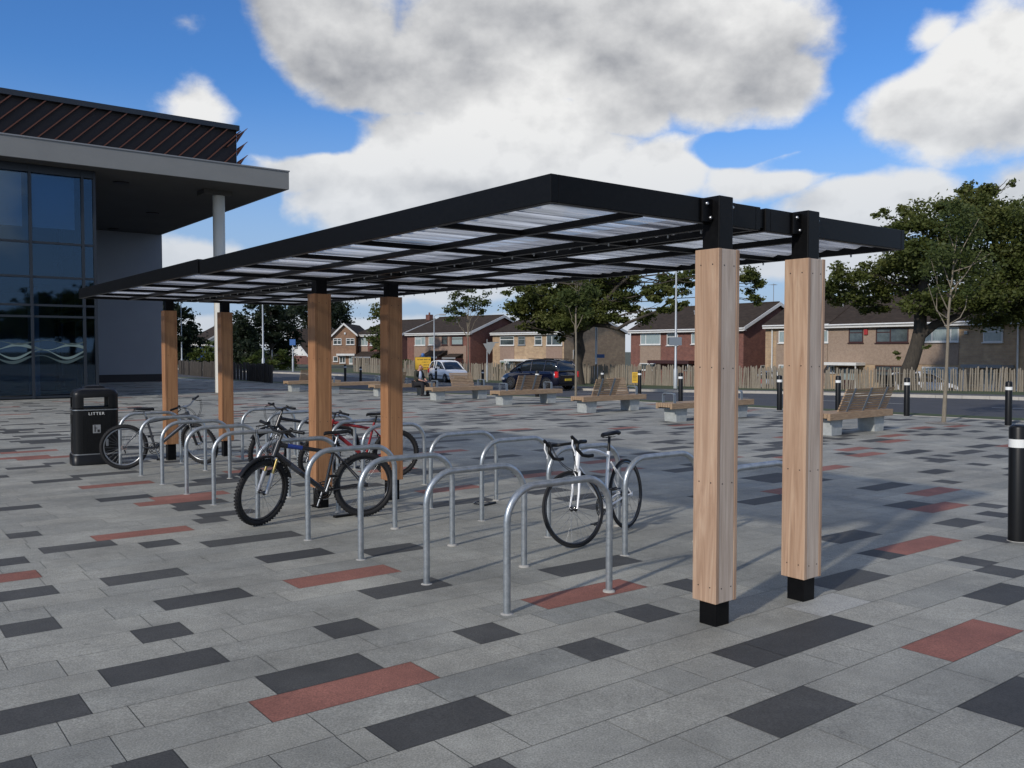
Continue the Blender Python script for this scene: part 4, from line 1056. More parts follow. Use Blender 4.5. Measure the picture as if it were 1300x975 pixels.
house('terrace_house', (1166.5, Zr(1166.5)), (1310, Zr(1310)), 8.5, 409.8, 1.95, 'brick_buff',
  [('panel', 1167, 1218, 412, 463, 'dash'), ('win', 1173, 1218, 415, 434, UW, NC, (('v', .25), ('v', .78))), ('win', 1249, 1274, 414.5, 434.5, UW, NC, (('h', .33),)), ('win', 1171, 1216.5, 466, 490.5, UW, NC, (('v', .27), ('v', .8), ('h', .2, 0, .27))),
   ('box', 1225.5, 1229.6, 420, 424.5, 'concrete', 'alarm_box'), ('canopy', 1235, 1288, 463, 467, 'lead', 1.1), ('door', 1247, 1264, 469, 'upvc'), ('pipe', 1293.5)],
  'terraced house with buff brick at the right and white windows, behind the big oak', zbase=zR, bargeR=False)
house('terrace_house', (1310.5, Zr(1310.5)), (1420, Zr(1420)+1), 8.5, 407.8, 1.95, 'brick_brown',
  [('win', 1325, 1350, 414, 434, UW, NC, w1)], 'brown brick end house cut off by the right edge of the photo', zbase=zR, bargeR=False)
house('semi_detached_house', (801, 79), (944, 69), 8.6, 419.6, 2.0, 'brick_red',
  [('panel', 813, 839, 437.5, 462, 'dash'), ('win', 813.5, 839, 423, 437.5, UW, NC, (('v', .27),)), ('win', 847, 861, 423, 438.5, UW, HG, (('h', .3),)), ('win', 878, 890, 422.5, 437, UW, NC, w1), ('win', 900, 925, 422, 437, UW, NC, (('v', .4),)),
   ('win', 812.5, 833, 461, 470, UW, HG, (('v', .5),)), ('canopy', 832, 884, 457.5, 461.5, 'brown_frame', 1.0), ('win', 870, 878, 461.5, 470, 'lead', HG, w1), ('gwin', 2.2, 3.6, 1.1, 1.75, 'upvc'), ('vents', (.42, .48)), ('aerial', .97)],
  'dark red brick house right of centre, its gable behind the nearest timber post', zbase=ZC-3.0)
house('semi_detached_house', (625.5, 94), (716, 87), 10.2, 423.2, 1.75, 'brick_buff',
  [('panel', 635, 653, 438.5, 458, 'dash_pink'), ('panel', 693.5, 714, 438, 458, 'dash_pink'), ('win', 635, 653, 427, 438.5, UW, HG, (('h', .35),)), ('win', 658, 667, 427, 438, 'lead', HG, (('h', .35),)), ('win', 679, 688.5, 426.3, 438.3, UW, HG, (('h', .35),)), ('win', 694, 714, 425.5, 438.5, UW, HG, (('v', .35),)),
   ('win', 635, 652, 457.5, 470, UW, NC, (('v', .5), ('h', .3))), ('canopy', 647, 688, 456, 458.5, 'upvc', .9), ('win', 700, 714, 459, 472, UW, HG, w1), ('vents', (.4,)), ('gwin', 1.4, 1.9, 1.9, 2.9, 'upvc')],
  'light brick house behind the central oak, its brown gable facing right', zbase=ZC-2.9)
house('semi_detached_house', (517, 100), (597, 93), 10.0, 423.8, 1.85, 'brick_red',
  [('panel', 526, 592, 439, 459, 'dash_pink'), ('panel', 541, 571, 425.5, 440, 'dash_pink'), ('win', 527, 540.3, 427.5, 438.5, UW, NC, (('v', .6), ('h', .25, 0, .6))), ('win', 544.5, 551.5, 427.5, 438, UW, NC, w1), ('win', 561, 568.5, 427, 438, BF, HG, (('h', .3),)), ('win', 573.5, 588, 427, 438, BF, NC, (('h', .3),)),
   ('lean', 546, 568.5, 446, 453.5, 1.6), ('lean', 571.5, 588.5, 450, 454.5, 1.2), ('win', 575, 589, 456, 465, BF, HG, (('v', .33), ('v', .66))), ('gwin', 3.6, 5.1, 3.9, 4.5, 'brown_frame'), ('gwin', 3.6, 5.1, .9, 1.5, 'brown_frame'), ('vents', (.5,))],
  'red brick and pebbledash house behind the white car, red gable to its right', zbase=ZC-2.6)
house('semi_detached_house', (451, 119), (510.5, 111), 10.4, 425.6, 1.9, 'brick_dkred',
  [('panel', 455.5, 467, 429, 470, 'dash_pink'), ('win', 455.5, 467, 428.5, 438.8, UW, NC, (('v', .3), ('v', .7))), ('win', 470, 477, 428.5, 438.5, UW, HG, w1), ('lean', 460, 484, 447, 453.5, 1.7), ('win', 455, 467, 454, 462, UW, HG, (('v', .5),)), ('chimney', .9)],
  'dark brick house between the two middle timber posts with a low brown porch roof', zbase=ZC-2.4)
house('detached_house', (420.5, 117), (451.5, 117), 12, 427.5, 1.7, 'brick_orange',
  [('win', 423, 433.5, 429.5, 437.5, UW, HG, (('h', .35), ('v', .5))), ('win', 439.3, 450, 429.5, 437.5, UW, HG, (('h', .35), ('v', .5))), ('box', 437, 439, 422, 424.6, 'upvc', 'alarm_box'), ('canopy', 428, 451, 449, 451.5, 'upvc', .6), ('win', 423, 429, 452.5, 459, UW, HG, w1), ('win', 431, 438.5, 452.5, 461, UW, HG, (('v', .5),)), ('door', 443, 451, 452, 'upvc')],
  'orange brown house with its white edged gable facing the plaza', zbase=ZC-2.4, front=('gable', .53, .4))
house('detached_house', (366.5, 124), (392.5, 117), 10, 441.5, 2.6, 'white_render',
  [('panel', 368, 392, 451.5, 480, 'brick_dkred'), ('win', 374, 378, 430, 437, BF, HG, w1)], 'white gabled house with brown roof left of the middle front post', zbase=ZC-2.3, front=('gable', .02, -1.0))
house('detached_house', (240, 150), (264, 144), 9, 432, 2.4, 'white_render',
  [], 'far brown roofed house between the two left timber posts', zbase=ZC-2.0)
# ------------------------------------------------------------------ fences
def pale_fence(t0, t1, n0, n1, label, hgt=1.12, gap=.105, m_='pale', thin=.036, seed=1, zoff=.05):
    r_ = random.Random(seed); p = Vector((*tn(t0, n0), 0)); q = Vector((*tn(t1, n1), 0)); L_ = (q-p).length; d = (q-p).normalized(); nn = Vector((-d.y, d.x, 0))
    e = empty('paling_fence', (p.x, p.y, gz(p.x, p.y)), math.atan2(d.y, d.x), label, 'fence', None)
    zb = gz(p.x, p.y); mb = MB(); s = 0
    while s < L_:
        w_ = p+d*s; z = gz(w_.x, w_.y)-zb+zoff; h = hgt+r_.uniform(-.10, .09); a = r_.gauss(0, .035); b = r_.gauss(0, .02); w = thin*r_.uniform(.7, 1.25)
        T = Matrix.Translation((s, b, z))@Matrix.Rotation(a, 4, 'Y')
        mb.prism([(-w, 0), (w, 0), (w*.9, h-.05), (0, h), (-w*.9, h-.04)], 1, -.01, .01, 0, T)
        s += gap*r_.uniform(.75, 1.35)
    o = mb.build('pales', M[m_], e); o['kind'] = 'stuff'
    for zz_ in (.3, .85):
        mb = MB(); pts = []
        for s in fr(0, L_, 2.): w_ = p+d*s; pts.append((s, -.02, gz(w_.x, w_.y)-zb+zoff+zz_*hgt/1.12))
        mb.tube(pts, .006, 4); mb.build('wire', M['lead'], e)
    for s in fr(1, L_-1, 2.6):
        w_ = p+d*s; z = gz(w_.x, w_.y)-zb; mb = MB(); mb.lathe([(.045, z-.1), (.045, z+hgt*.98)], 8, 0, Matrix.Translation((s, .06, 0))); mb.build('fence_post', M[m_], e)
pale_fence(-22, 23, 44.3, 44.3, 'weathered chestnut paling fence along the verge in front of the right hand houses', seed=1)
pale_fence(23.2, 62, 44.3, 42.0, 'weathered chestnut paling fence continuing left past the white car, behind the distant benches', seed=2, gap=.09, hgt=1.25, thin=.045)
pl = [(228,474.5),(262,478.0),(300,482),(346,486.5)]
for i, (a, b) in enumerate(zip(pl[:1], pl[-1:])):
    p = G(*a); q = G(*b); d = (q-p); 
    tt0, nn0 = RD.dot(p)/RD.length**2, 0
    e = empty('low_fence', p, math.atan2(d.y, d.x), 'low fence of dark round timber posts between the building and the road', 'fence'); L_ = d.length; d.normalize(); s = 0; r_ = random.Random(5); k = 0
    zb = p.z
    while s < L_ and k < 95:
        w_ = p+d*s; z = gz(w_.x, w_.y)-zb; mb = MB(); hh = 1.05*r_.uniform(.93, 1.07); mb.lathe([(.085, z-.1), (.085, z+hh-.05), (.06, z+hh)], 8, 0, Matrix.Translation((s, 0, 0))@Matrix.Rotation(r_.gauss(0,.02), 4, 'Y')); mb.build('fence_post', M['dark_pale'], e); s += .40*r_.choice((.8,.9,1.1,1.9)); k += 1
# ------------------------------------------------------------------ trees
def leaf_mesh(clumps, n, size, seed, flat=.0, sub=7, spread=.34):
    r_ = np.random.default_rng(seed); vols = np.array([c[1][0]*c[1][1]*c[1][2] for c in clumps])**.75; w = vols/vols.sum()
    P = []
    for (c, rad), f in zip(clumps, w):
        k = max(3, int(sub*(rad[0]*rad[2])**.5*1.6)); m = int(n*f)
        d = r_.normal(size=(k, 3)); d /= np.linalg.norm(d, axis=1)[:, None]; rr = r_.uniform(.45, 1., (k, 1))**.6
        cen = d*rr*np.array(rad)
        idx = r_.integers(0, k, m); sz = r_.uniform(.5, 1.3, k)*spread*min(rad)
        pts = cen[idx]+r_.normal(size=(m, 3))*sz[idx][:, None]*np.array([1, 1, .55])
        P.append(pts+np.array(c))
    P = np.concatenate(P); m = len(P)
    a = r_.normal(size=(m, 3)); a[:, 2] *= .6; a /= np.linalg.norm(a, axis=1)[:, None]
    b = np.cross(a, r_.normal(size=(m, 3))); b /= np.linalg.norm(b, axis=1)[:, None]
    s = (size*r_.uniform(.55, 1.35, m))[:, None]
    q = np.stack([P-a*s, P-b*s*.55-a*s*.1, P+a*s, P+b*s*.55-a*s*.1], 1).reshape(-1, 3)
    return q, m
def crown(name, q, m, mt, parent):
    me = bpy.data.meshes.new(name); me.vertices.add(len(q)); me.vertices.foreach_set('co', q.astype(np.float32).ravel())
    me.loops.add(4*m); me.loops.foreach_set('vertex_index', np.arange(4*m, dtype=np.int32)); me.polygons.add(m)
    me.polygons.foreach_set('loop_start', np.arange(0, 4*m, 4, dtype=np.int32)); me.update(calc_edges=True); me.validate()
    me.materials.append(mt); o = bpy.data.objects.new(name, me); C.objects.link(o); o.parent = parent; return o
def limb(mb, a, b, r0, r1, seed, wob=.12, n=8):
    r_ = random.Random(seed); a = Vector(a); b = Vector(b); L_ = (b-a).length; pts = []; rs = []
    for i in range(n+1):
        t = i/n; p = a.lerp(b, t); k = math.sin(math.pi*t)*wob*L_
        p += Vector((r_.uniform(-1, 1), r_.uniform(-1, 1), r_.uniform(-.4, 1)))*k*.35; pts.append(p); rs.append(r0+(r1-r0)*t**.8)
    mb.tube(pts, rs, 8); return pts
def tree(px, py, Z, trunk_pts, blobs, nleaf, size, leaf, bark, label, rad=.3, seed=1, cat='tree', deep=None, base=None, twigs=2, sub=7, spread=.34, root=None):
    """base pixel at forward distance Z; trunk/blobs are in metres from the base, worked out from the photo (dx, depth, height)"""
    p = aty(px, py, Z); p.z = gz(p.x, p.y) if base is None else base
    e = empty(root or 'tree', p, 0, label, cat)
    mb = MB(); r_ = random.Random(seed)
    mb.tube([(0,0,-.2)]+[Vector(q[:3]) for q in trunk_pts], [rad*1.25]+[q[3] for q in trunk_pts], 12)
    tips = [Vector(q[:3]) for q in trunk_pts]
    for i, (c, rd_) in enumerate(blobs):
        c = Vector(c); st_ = min(tips, key=lambda t_: (t_-c).length+max(0, t_.z-c.z)*1.5)
        pts = limb(mb, st_, c, max(.03, rad*.35*min(1, rd_[0]/2)), .02, seed*31+i)
        for j in range(twigs):
            d = Vector((r_.uniform(-1,1)*rd_[0], r_.uniform(-1,1)*rd_[1], r_.uniform(-.6,1)*rd_[2]))*.85; limb(mb, pts[5+j % 3], c+d, .035 if rad > .1 else .012, .008, seed*77+i*5+j)
    mb.build('trunk', M[bark], e)
    q, m = leaf_mesh(blobs, nleaf, size, seed, sub=sub, spread=spread); crown('crown', q, m, M[leaf], e)
    return e
def pxb(Z, base_px, zg_, lst, dr=.8, seed=0):   # ellipses (px, py, rx, ry) of the photo -> clumps at distance Z with their own depth
    r_ = random.Random(seed); s = Z/F; out = []
    for x, y, rx, ry in lst:
        dz = r_.uniform(-1, 1)*3*s*40*.5; rr = rx*s; p = aty(x, y, Z)
        out.append(((p.x-aty(base_px, 450, Z).x, dz*.8, p.z-zg_), (rr, max(rr, ry*s)*dr, ry*s)))
    return out
# big oak at the right
Z = 45.; zg_ = gz(*aty(1166, 470, Z).xy)
def tp(x, y, d, r, Z=Z, bx=1160, zg_=zg_):
    p = aty(x, y, Z); return (p.x-aty(bx, 450, Z).x, d, p.z-zg_, r)
oak = [(1232,262,26,26),(1215,285,40,26),(1170,275,34,18),(1150,300,40,22),(1130,330,40,20),(1085,345,30,14),(1100,370,42,16),(1160,350,40,26),(1200,330,46,30),(1255,300,34,32),(1285,300,30,36),(1250,340,42,26),(1290,350,36,34),(1230,375,44,22),(1165,385,34,18),(1120,385,30,10),(1280,392,36,20),(1073,360,18,10),(1245,232,9,10),(1240,248,14,12),(1215,248,12,8),(1300,270,24,22),(1330,330,40,50),(1320,385,30,24),(1136,268,12,8),(1258,240,5,6)]
tree(1160, 476, Z, [tp(1148,480,0,.42), tp(1156,462,0,.37), tp(1163,440,0,.34), tp(1168,418,0,.33), tp(1169,395,.1,.30), tp(1172,370,.3,.25), tp(1182,340,.4,.17), tp(1200,305,.3,.1)], pxb(Z, 1160, zg_, oak, seed=4), 72000, .10, 'leaf_oak', 'bark', 'large old oak with a leaning trunk in front of the right hand terrace', rad=.42, seed=11, root='oak_tree', spread=.37, sub=10)
ok = bpy.data.objects['oak_tree']; mb = MB(); a = Vector(tp(1170,425,0,.2)[:3]); mb.tube([a, Vector(tp(1183,412,-.3,.2)[:3]), Vector(tp(1205,404,-.6,.2)[:3]), Vector(tp(1240,385,-1,.2)[:3]), Vector(tp(1280,360,-1.5,.1)[:3])], [.24,.22,.20,.14,.06], 10); mb.build('bough', M['bark'], ok)
mb = MB(); mb.tube([Vector(tp(1166,440,0,.2)[:3]), Vector(tp(1180,442,-.4,.1)[:3]), Vector(tp(1187,438,-.5,.1)[:3])], [.03,.02,.01], 6); q, m = leaf_mesh(pxb(Z, 1160, zg_, [(1184,441,6,6),(1158,452,6,5),(1156,440,4,4)], seed=2), 260, .09, 5); crown('low_shoots', q, m, M['leaf_oak'], ok)
# oak in the middle
Z = 55.; zg_ = gz(*aty(735, 470, Z).xy)
oak2 = [(700,385,36,24),(668,392,24,14),(660,375,18,10),(735,372,36,22),(720,405,34,14),(770,380,30,16),(800,368,30,14),(830,375,26,10),(860,360,26,12),(885,350,24,12),(845,392,20,8),(800,400,26,10),(690,415,20,9),(755,400,26,12),(655,398,10,7),(925,352,22,10),(950,362,14,12),(950,382,9,8),(775,355,34,12),(735,350,34,14),(682,360,24,12),(700,345,20,10),(665,415,8,5),(712,428,8,5)]
tree(735, 478, Z, [(0,0,0,.40), tp(733,462,0,.30,Z,735,zg_), tp(736,445,0,.36,Z,735,zg_), tp(734,428,.1,.30,Z,735,zg_), tp(738,410,.2,.26,Z,735,zg_), tp(740,385,.2,.2,Z,735,zg_), tp(742,362,.1,.1,Z,735,zg_)], pxb(Z, 735, zg_, oak2, seed=9), 60000, .105, 'leaf_oak', 'bark', 'dark spreading oak behind the benches in the middle, one limb reaching far right', rad=.4, seed=21, root='oak_tree', spread=.36, sub=10)
o2 = bpy.data.objects['oak_tree.001']
for pts in ([(738,420),(752,412),(768,414),(782,418),(795,410),(830,396),(860,372)], [(737,415),(765,385),(785,362),(800,350)], [(735,420),(715,400),(690,385)]):
    mb = MB(); P_ = [Vector(tp(x, y, -.3*i, .1, Z, 735, zg_)[:3]) for i, (x, y) in enumerate(pts)]; mb.tube(P_, [.15*(1-i/len(pts))+.03 for i in range(len(pts))], 8); mb.build('bough', M['bark'], o2)
# young tree in the plaza at the right
g = G(1197.5, 537.5); Z = g.y; zg_ = g.z
yt = empty('young_tree', g, 0, 'slender young tree with sparse leaves growing out of the paving at the right', 'tree')
def yp(x, y, d=0): p = aty(x, y, Z); return Vector((p.x-g.x, d, p.z-zg_))
mb = MB(); mb.tube([yp(1197.5,545), yp(1200,500), yp(1203,440), yp(1204,400), yp(1208,360), yp(1212,320), yp(1218,280)], [.055,.046,.036,.030,.022,.014,.006], 10)
for pts in ([(1203,413),(1222,403),(1232,390),(1238,372),(1262,358)], [(1203,418),(1192,392),(1196,350)], [(1204,395),(1190,372),(1176,330)], [(1206,372),(1222,350),(1240,318)], [(1207,365),(1200,335),(1196,300)], [(1210,340),(1222,310),(1236,280)], [(1204,405),(1186,395),(1172,362)], [(1210,345),(1230,338),(1252,322)], [(1205,385),(1216,372),(1226,330),(1228,295)], [(1213,320),(1206,290),(1204,265)]):
    n_ = len(pts); mb.tube([yp(x, y, (i*.12 if pts[0][0] % 2 else -i*.12)) for i, (x, y) in enumerate(pts)], [.013*(1-i/n_)+.003 for i in range(n_)], 6)
mb.build('trunk', M['bark_pale'], yt)
bl = []
for x, y, rx, ry in ((1215,285,22,24),(1240,300,18,20),(1190,320,18,22),(1225,335,26,22),(1178,345,12,14),(1255,335,16,18),(1205,260,12,14),(1232,275,14,14),(1250,360,14,8),(1210,370,22,10)):
    p = yp(x, y); s = Z/F; bl.append(((p.x, random.uniform(-.4,.4), p.z), (rx*s, rx*s, ry*s)))
q, m = leaf_mesh(bl, 4200, .05, 8, sub=16, spread=.4); crown('crown', q, m, M['leaf_young'], yt)
mb = MB(); mb.lathe([(.42,.012),(.38,.02),(.05,.03)], 20); mb.build('tree_pit', M['dirt'], yt)
# two more young trees beyond the benches
for (bx, by, tops, lab, sd, lv) in (((731), 501.5, [(731,400),(728,440),(733,360)], 'thin young tree standing just left of the central oak trunk, behind the benches', 3, [(735,370,20,18),(722,390,14,14),(745,385,14,14),(730,350,14,12)]),
      (594, 489, [(594,425),(592,400),(595,375)], 'thin young tree in leaf above the red brick house behind the white car', 4, [(575,398,12,9),(567,392,6,6),(588,385,12,10),(603,382,14,10),(615,378,8,10),(597,396,14,6),(610,395,6,5),(590,370,14,8),(580,376,6,6)])):
    g2 = G(bx, by); Z = g2.y; zz_ = g2.z
    e = empty('young_tree', g2, 0, lab, 'tree')
    def y2(x, y, d=0): p = aty(x, y, Z); return Vector((p.x-g2.x, d, p.z-zz_))
    mb = MB(); mb.tube([y2(bx, by+3), y2(bx+.5, (by+tops[0][1])/2), y2(*tops[0]), y2(*tops[-1])], [.055,.045,.035,.012], 8)
    bl = []
    for x, y, rx, ry in lv:
        p = y2(x, y); s = Z/F; bl.append(((p.x, random.uniform(-.5,.5), p.z), (rx*s, rx*s, ry*s))); limb(mb, y2(tops[0][0], min(430, y+35)), p, .02, .006, sd*9+int(x)); 
        for j in range(2): limb(mb, p, p+Vector((random.uniform(-1,1)*rx*s, .2, random.uniform(-.2,1)*ry*s)), .01, .004, int(x)+j)
    mb.build('trunk', M['bark_pale'], e)
    q, m = leaf_mesh(bl, 2600, .085, sd, sub=6, spread=.4); crown('crown', q, m, M['leaf_young'], e)
# trees and hedge at the left
def simple_tree(px, Z, blobs, n, size, leaf, label, seed, rad=.25, root='tree', trunk=None, sub=7):
    zz_ = gz(*aty(px, 470, Z).xy); bl = pxb(Z, px, zz_, blobs, seed=seed); top = max(b[0][2] for b in bl)
    tree(px, 470, Z, [(0,0,0,rad), (0,0,top*.3,rad*.8), (0,0,top*.6,rad*.5), (0,0,top*.85,rad*.2)], bl, n, size, leaf, 'bark', label, rad=rad, seed=seed, root=root, sub=sub)
simple_tree(222, 75, [(225,400,24,30),(238,418,22,22),(246,432,18,20),(215,430,20,25),(252,405,7,8),(248,395,6,6),(232,450,16,14),(205,405,18,24)], 9000, .16, 'leaf_dark', 'dark broadleaf tree between the building and the leftmost timber post', 31)
simple_tree(262, 100, [(268,455,16,12),(256,446,10,8),(276,440,8,8)], 2500, .2, 'leaf_bush', 'green bush beside the blue vans', 32, root='bush')
simple_tree(305, 88, [(302,415,14,18),(300,440,20,26),(290,430,12,22),(315,450,22,16),(312,425,14,16),(300,462,16,8),(292,412,8,8)], 9000, .17, 'leaf_dark', 'rounded dark evergreen just right of the second left timber post', 33, root='evergreen_tree')
simple_tree(345, 92, [(335,395,12,10),(345,405,24,18),(350,425,24,20),(335,440,22,20),(350,400,16,16),(354,418,10,16),(342,448,18,16),(330,415,16,16),(322,394,6,5),(338,384,9,8)], 12000, .17, 'leaf_dark', 'broad dark evergreen with a ragged top in the middle of the left tree group', 34, root='evergreen_tree')
simple_tree(408, 140, [(400,400,26,20),(415,395,22,22),(428,410,10,20),(396,408,14,10),(384,396,18,10),(374,388,16,8),(433,425,5,10),(405,425,20,14)], 11000, .24, 'leaf_dark', 'tall dark evergreen behind the middle front timber post', 35, root='evergreen_tree')
simple_tree(345, 78, [(335,462,22,10),(350,462,13,8),(322,456,14,10),(344,450,10,7)], 5000, .13, 'leaf_bush', 'low yellow green shrub in front of the dark evergreens', 36, root='shrub')
simple_tree(488, 88, [(480,405,10,14),(484,425,9,14),(478,445,8,12),(474,392,7,8),(486,385,9,10),(472,440,5,5),(496,410,10,16),(490,445,8,10)], 4500, .13, 'leaf_oak', 'narrow dark tree showing left of the middle rear timber post', 37)
simple_tree(513, 84, [(513,462,7,6),(508,466,6,5),(524,466,5,4)], 1200, .12, 'leaf_bush', 'small green shrub left of the yellow sign', 38, root='shrub', rad=.05)
simple_tree(632, 74, [(628,470,7,6),(636,468,7,7),(644,472,5,5)], 1600, .11, 'leaf_bush', 'small green shrub left of the dark blue car', 39, root='shrub', rad=.05)
simple_tree(1330, 150, [(1310,395,30,20)], 2000, .3, 'leaf_dark', 'distant dark tree behind the right hand houses', 40) if False else None
# ------------------------------------------------------------------ lamp columns and signs
def column(px, py, Z, h, r, label, cat='street lamp', arm=None, name='street_lamp', base=True, flare=True):
    p = aty(px, py, Z); p.z = gz(p.x, p.y)
    e = empty(name, p, 0, label, cat); mb = MB()
    mb.lathe([(r*1.7,-.1),(r*1.7,1.1),(r*1.05,1.25),(r*.6,h)], 14); mb.build('column', M['pole'], e)
    if arm:
        mb = MB(); mb.tube([(0,0,h-.05),(arm*.25,0,h+.08),(arm*.6,0,h+.1)], r*.5, 8); mb.build('arm', M['pole'], e)
        mb = MB(); mb.box(arm*.45, arm*1.1, -.13, .13, h+.04, h+.17, bev=.03); hd = mb.build('lamp_head', M['pole'], e); mb = MB(); mb.box(arm*.55, arm*1.05, -.1, .1, h+.025, h+.04); mb.build('lens', M['lens'], hd)
    return e
l1 = column(756.8, 479, 58, 7.6, .075, 'pale grey lamp column with a small blue sign, just right of the central oak trunk', arm=.6)
mb = MB(); zz_ = aty(760, 452, 58).z-l1.location.z; mb.box(.02, .55, -.06, -.04, zz_-.12, zz_+.12); mb.build('blue_plate', M['blue_sign'], l1)
l2 = column(857.5, 489, 49, 7.6, .07, 'grey lamp column carrying a dark sign plate, left of the nearest timber post', arm=.6)
mb = MB(); zz_ = aty(858, 433, 49).z-l2.location.z; mb.box(-.38, .32, -.09, -.06, zz_-.24, zz_+.22); mb.build('sign_plate', M['bench_steel'], l2)
l3 = column(551.3, 474, 76, 5.35, .06, 'slim street lamp with its head pointing right, above the white car', arm=.95)
l4 = column(231, 470, 72, 7.0, .05, 'thin pole in front of the dark tree between the two left timber posts', cat='pole', name='pole')
l5 = column(334.3, 471, 74, 7.3, .075, 'tall grey column in front of the dark evergreens', cat='street lamp', arm=.6)
l6 = column(372, 471.5, 74, 2.6, .05, 'sign post with a blue plate by the white gabled house', cat='sign post', name='sign_post')
mb = MB(); zz_ = aty(373, 436, 74).z-l6.location.z; mb.box(-.25,.25,-.08,-.05,zz_-.15,zz_+.35); mb.build('blue_plate', M['blue_sign'], l6)
l7 = column(345.6, 471, 80, 1.9, .035, 'thin pale marker post in front of the shrub', cat='post', name='marker_post')
l8 = column(618.4, 479.5, 60, 3.0, .04, 'sign post with a triangular give way sign seen from behind', cat='road sign', name='road_sign')
zz_ = aty(618, 437, 60).z-l8.location.z; x_ = .15
mb = MB(); mb.prism([(x_-.42, zz_+.05), (x_+.42, zz_+.05), (x_, zz_-.72)], 1, -.07, -.05); mb.prism([(-.02, zz_+.0),(.8,zz_+.1),(.8,zz_+.16),(-.02,zz_+.14)],1,-.02,.02); mb.build('sign_plate', M['grey_sign'], l8)
# yellow information board
p = aty(537, 478, 62); p.z = gz(p.x, p.y)
ys = empty('information_sign', p, R(6), 'large yellow sign board with black lettering behind the seated man', 'road sign')
z0 = aty(537, 469.3, 62).z-p.z; z1 = aty(537, 453.6, 62).z-p.z; wv = 19.6*62/F/2
mb = MB(); mb.box(-wv-.03, wv+.03, -.02, .02, z0-.03, z1+.03, bev=.01); bd = mb.build('board', M['black_ink'], ys)
mb = MB(); mb.box(-wv, wv, -.03, -.018, z0, z1); mb.build('yellow_face', M['yellow'], bd)
r_ = random.Random(4)
for i, (a, b) in enumerate(((-.72,.80),(-.1,.62),(.1,.72),(-.2,.78))):
    zc_ = z1-(z1-z0)*(.18+.22*i); mb = MB(); x = a*wv
    while x < b*wv:
        w = r_.uniform(.025,.05); hh = r_.uniform(.035,.045); mb.box(x, x+w*.4, -.034, -.029, zc_-hh, zc_+hh); mb.box(x+w*.4+.002, x+w, -.034, -.029, zc_-hh*r_.choice((-.5,.2,1)), zc_+hh); x += w+.022+(.05 if r_.random() < .15 else 0)
    mb.build('lettering', M['black_ink'], bd)
for x in (-wv*.85, wv*.85): mb = MB(); mb.box(x-.03, x+.03, .02, .07, -.1, z1); mb.build('leg', M['upvc'], ys)
mb = MB(); mb.lathe([(.10,z1+.05),(.12,z1+.12),(.12,z1+.22),(.05,z1+.3)], 12); mb.build('warning_lamp', M['blue_sign'], ys)
p = aty(806, 485, 50); p.z = gz(p.x, p.y)
y2_ = empty('notice_sign', p, 0, 'small yellow notice on the verge in front of the paling fence', 'sign')
z0 = aty(806, 486, 50).z-p.z; z1 = aty(806, 472.5, 50).z-p.z
mb = MB(); mb.box(-.16,.16,-.02,.0,z0,z1); bd = mb.build('board', M['yellow'], y2_)
for i in range(6): mb = MB(); zc_ = z1-.09-i*.075; mb.box(-.12,.12-.03*(i%2),-.024,-.019,zc_-.012,zc_+.012); mb.build('lettering', M['black_ink'], bd)
mb = MB(); mb.box(-.02,.02,.0,.03,-.1,z1-.05); mb.build('stake', M['pale'], y2_)
p = aty(200, 470, 70); p.z = gz(p.x, p.y); cn = empty('traffic_cone', p, 0, 'orange and white traffic cone left of the leftmost timber post', 'traffic cone')
hz_ = max(.6, aty(200, 458, 70).z-p.z+.0)
MB().lathe([(.28,0),(.27,.04),(.16,.06),(.03,.75)], 14).build('cone_body', M['cone'], cn); MB().lathe([(.125,.25),(.085,.5)], 14, cap=False).build('white_sleeve', M['white_band'], cn)
# wheelie bin behind the fence
p = aty(1126, 480, 47); p.z = gz(p.x, p.y)+.0
wb_ = empty('wheelie_bin', p, R(20), 'dark wheelie bin standing behind the paling fence by the oak', 'bin')
zt_ = aty(1126, 475, 47).z-p.z; k_ = zt_/1.07
mb = MB(); mb.loft([[Vector((sx*w, sy*w*1.1, z)) for sx, sy in ((-1,-1),(1,-1),(1,1),(-1,1))] for w, z in ((.22,.05),(.27,.95*k_))], smooth=False); mb.build('body', M['black_plastic'], wb_)
mb = MB(); mb.box(-.30,.30,-.33,.34,.95*k_,1.03*k_,bev=.02); mb.build('lid', M['black_plastic'], wb_)
for x in (-.2,.2): mb = MB(); mb.lathe([(.1,-.03),(.1,.03)],14,0,Matrix.Translation((x,.27,.1))@Matrix.Rotation(R(90),4,'Y')); mb.build('wheel', M['rubber'], wb_)
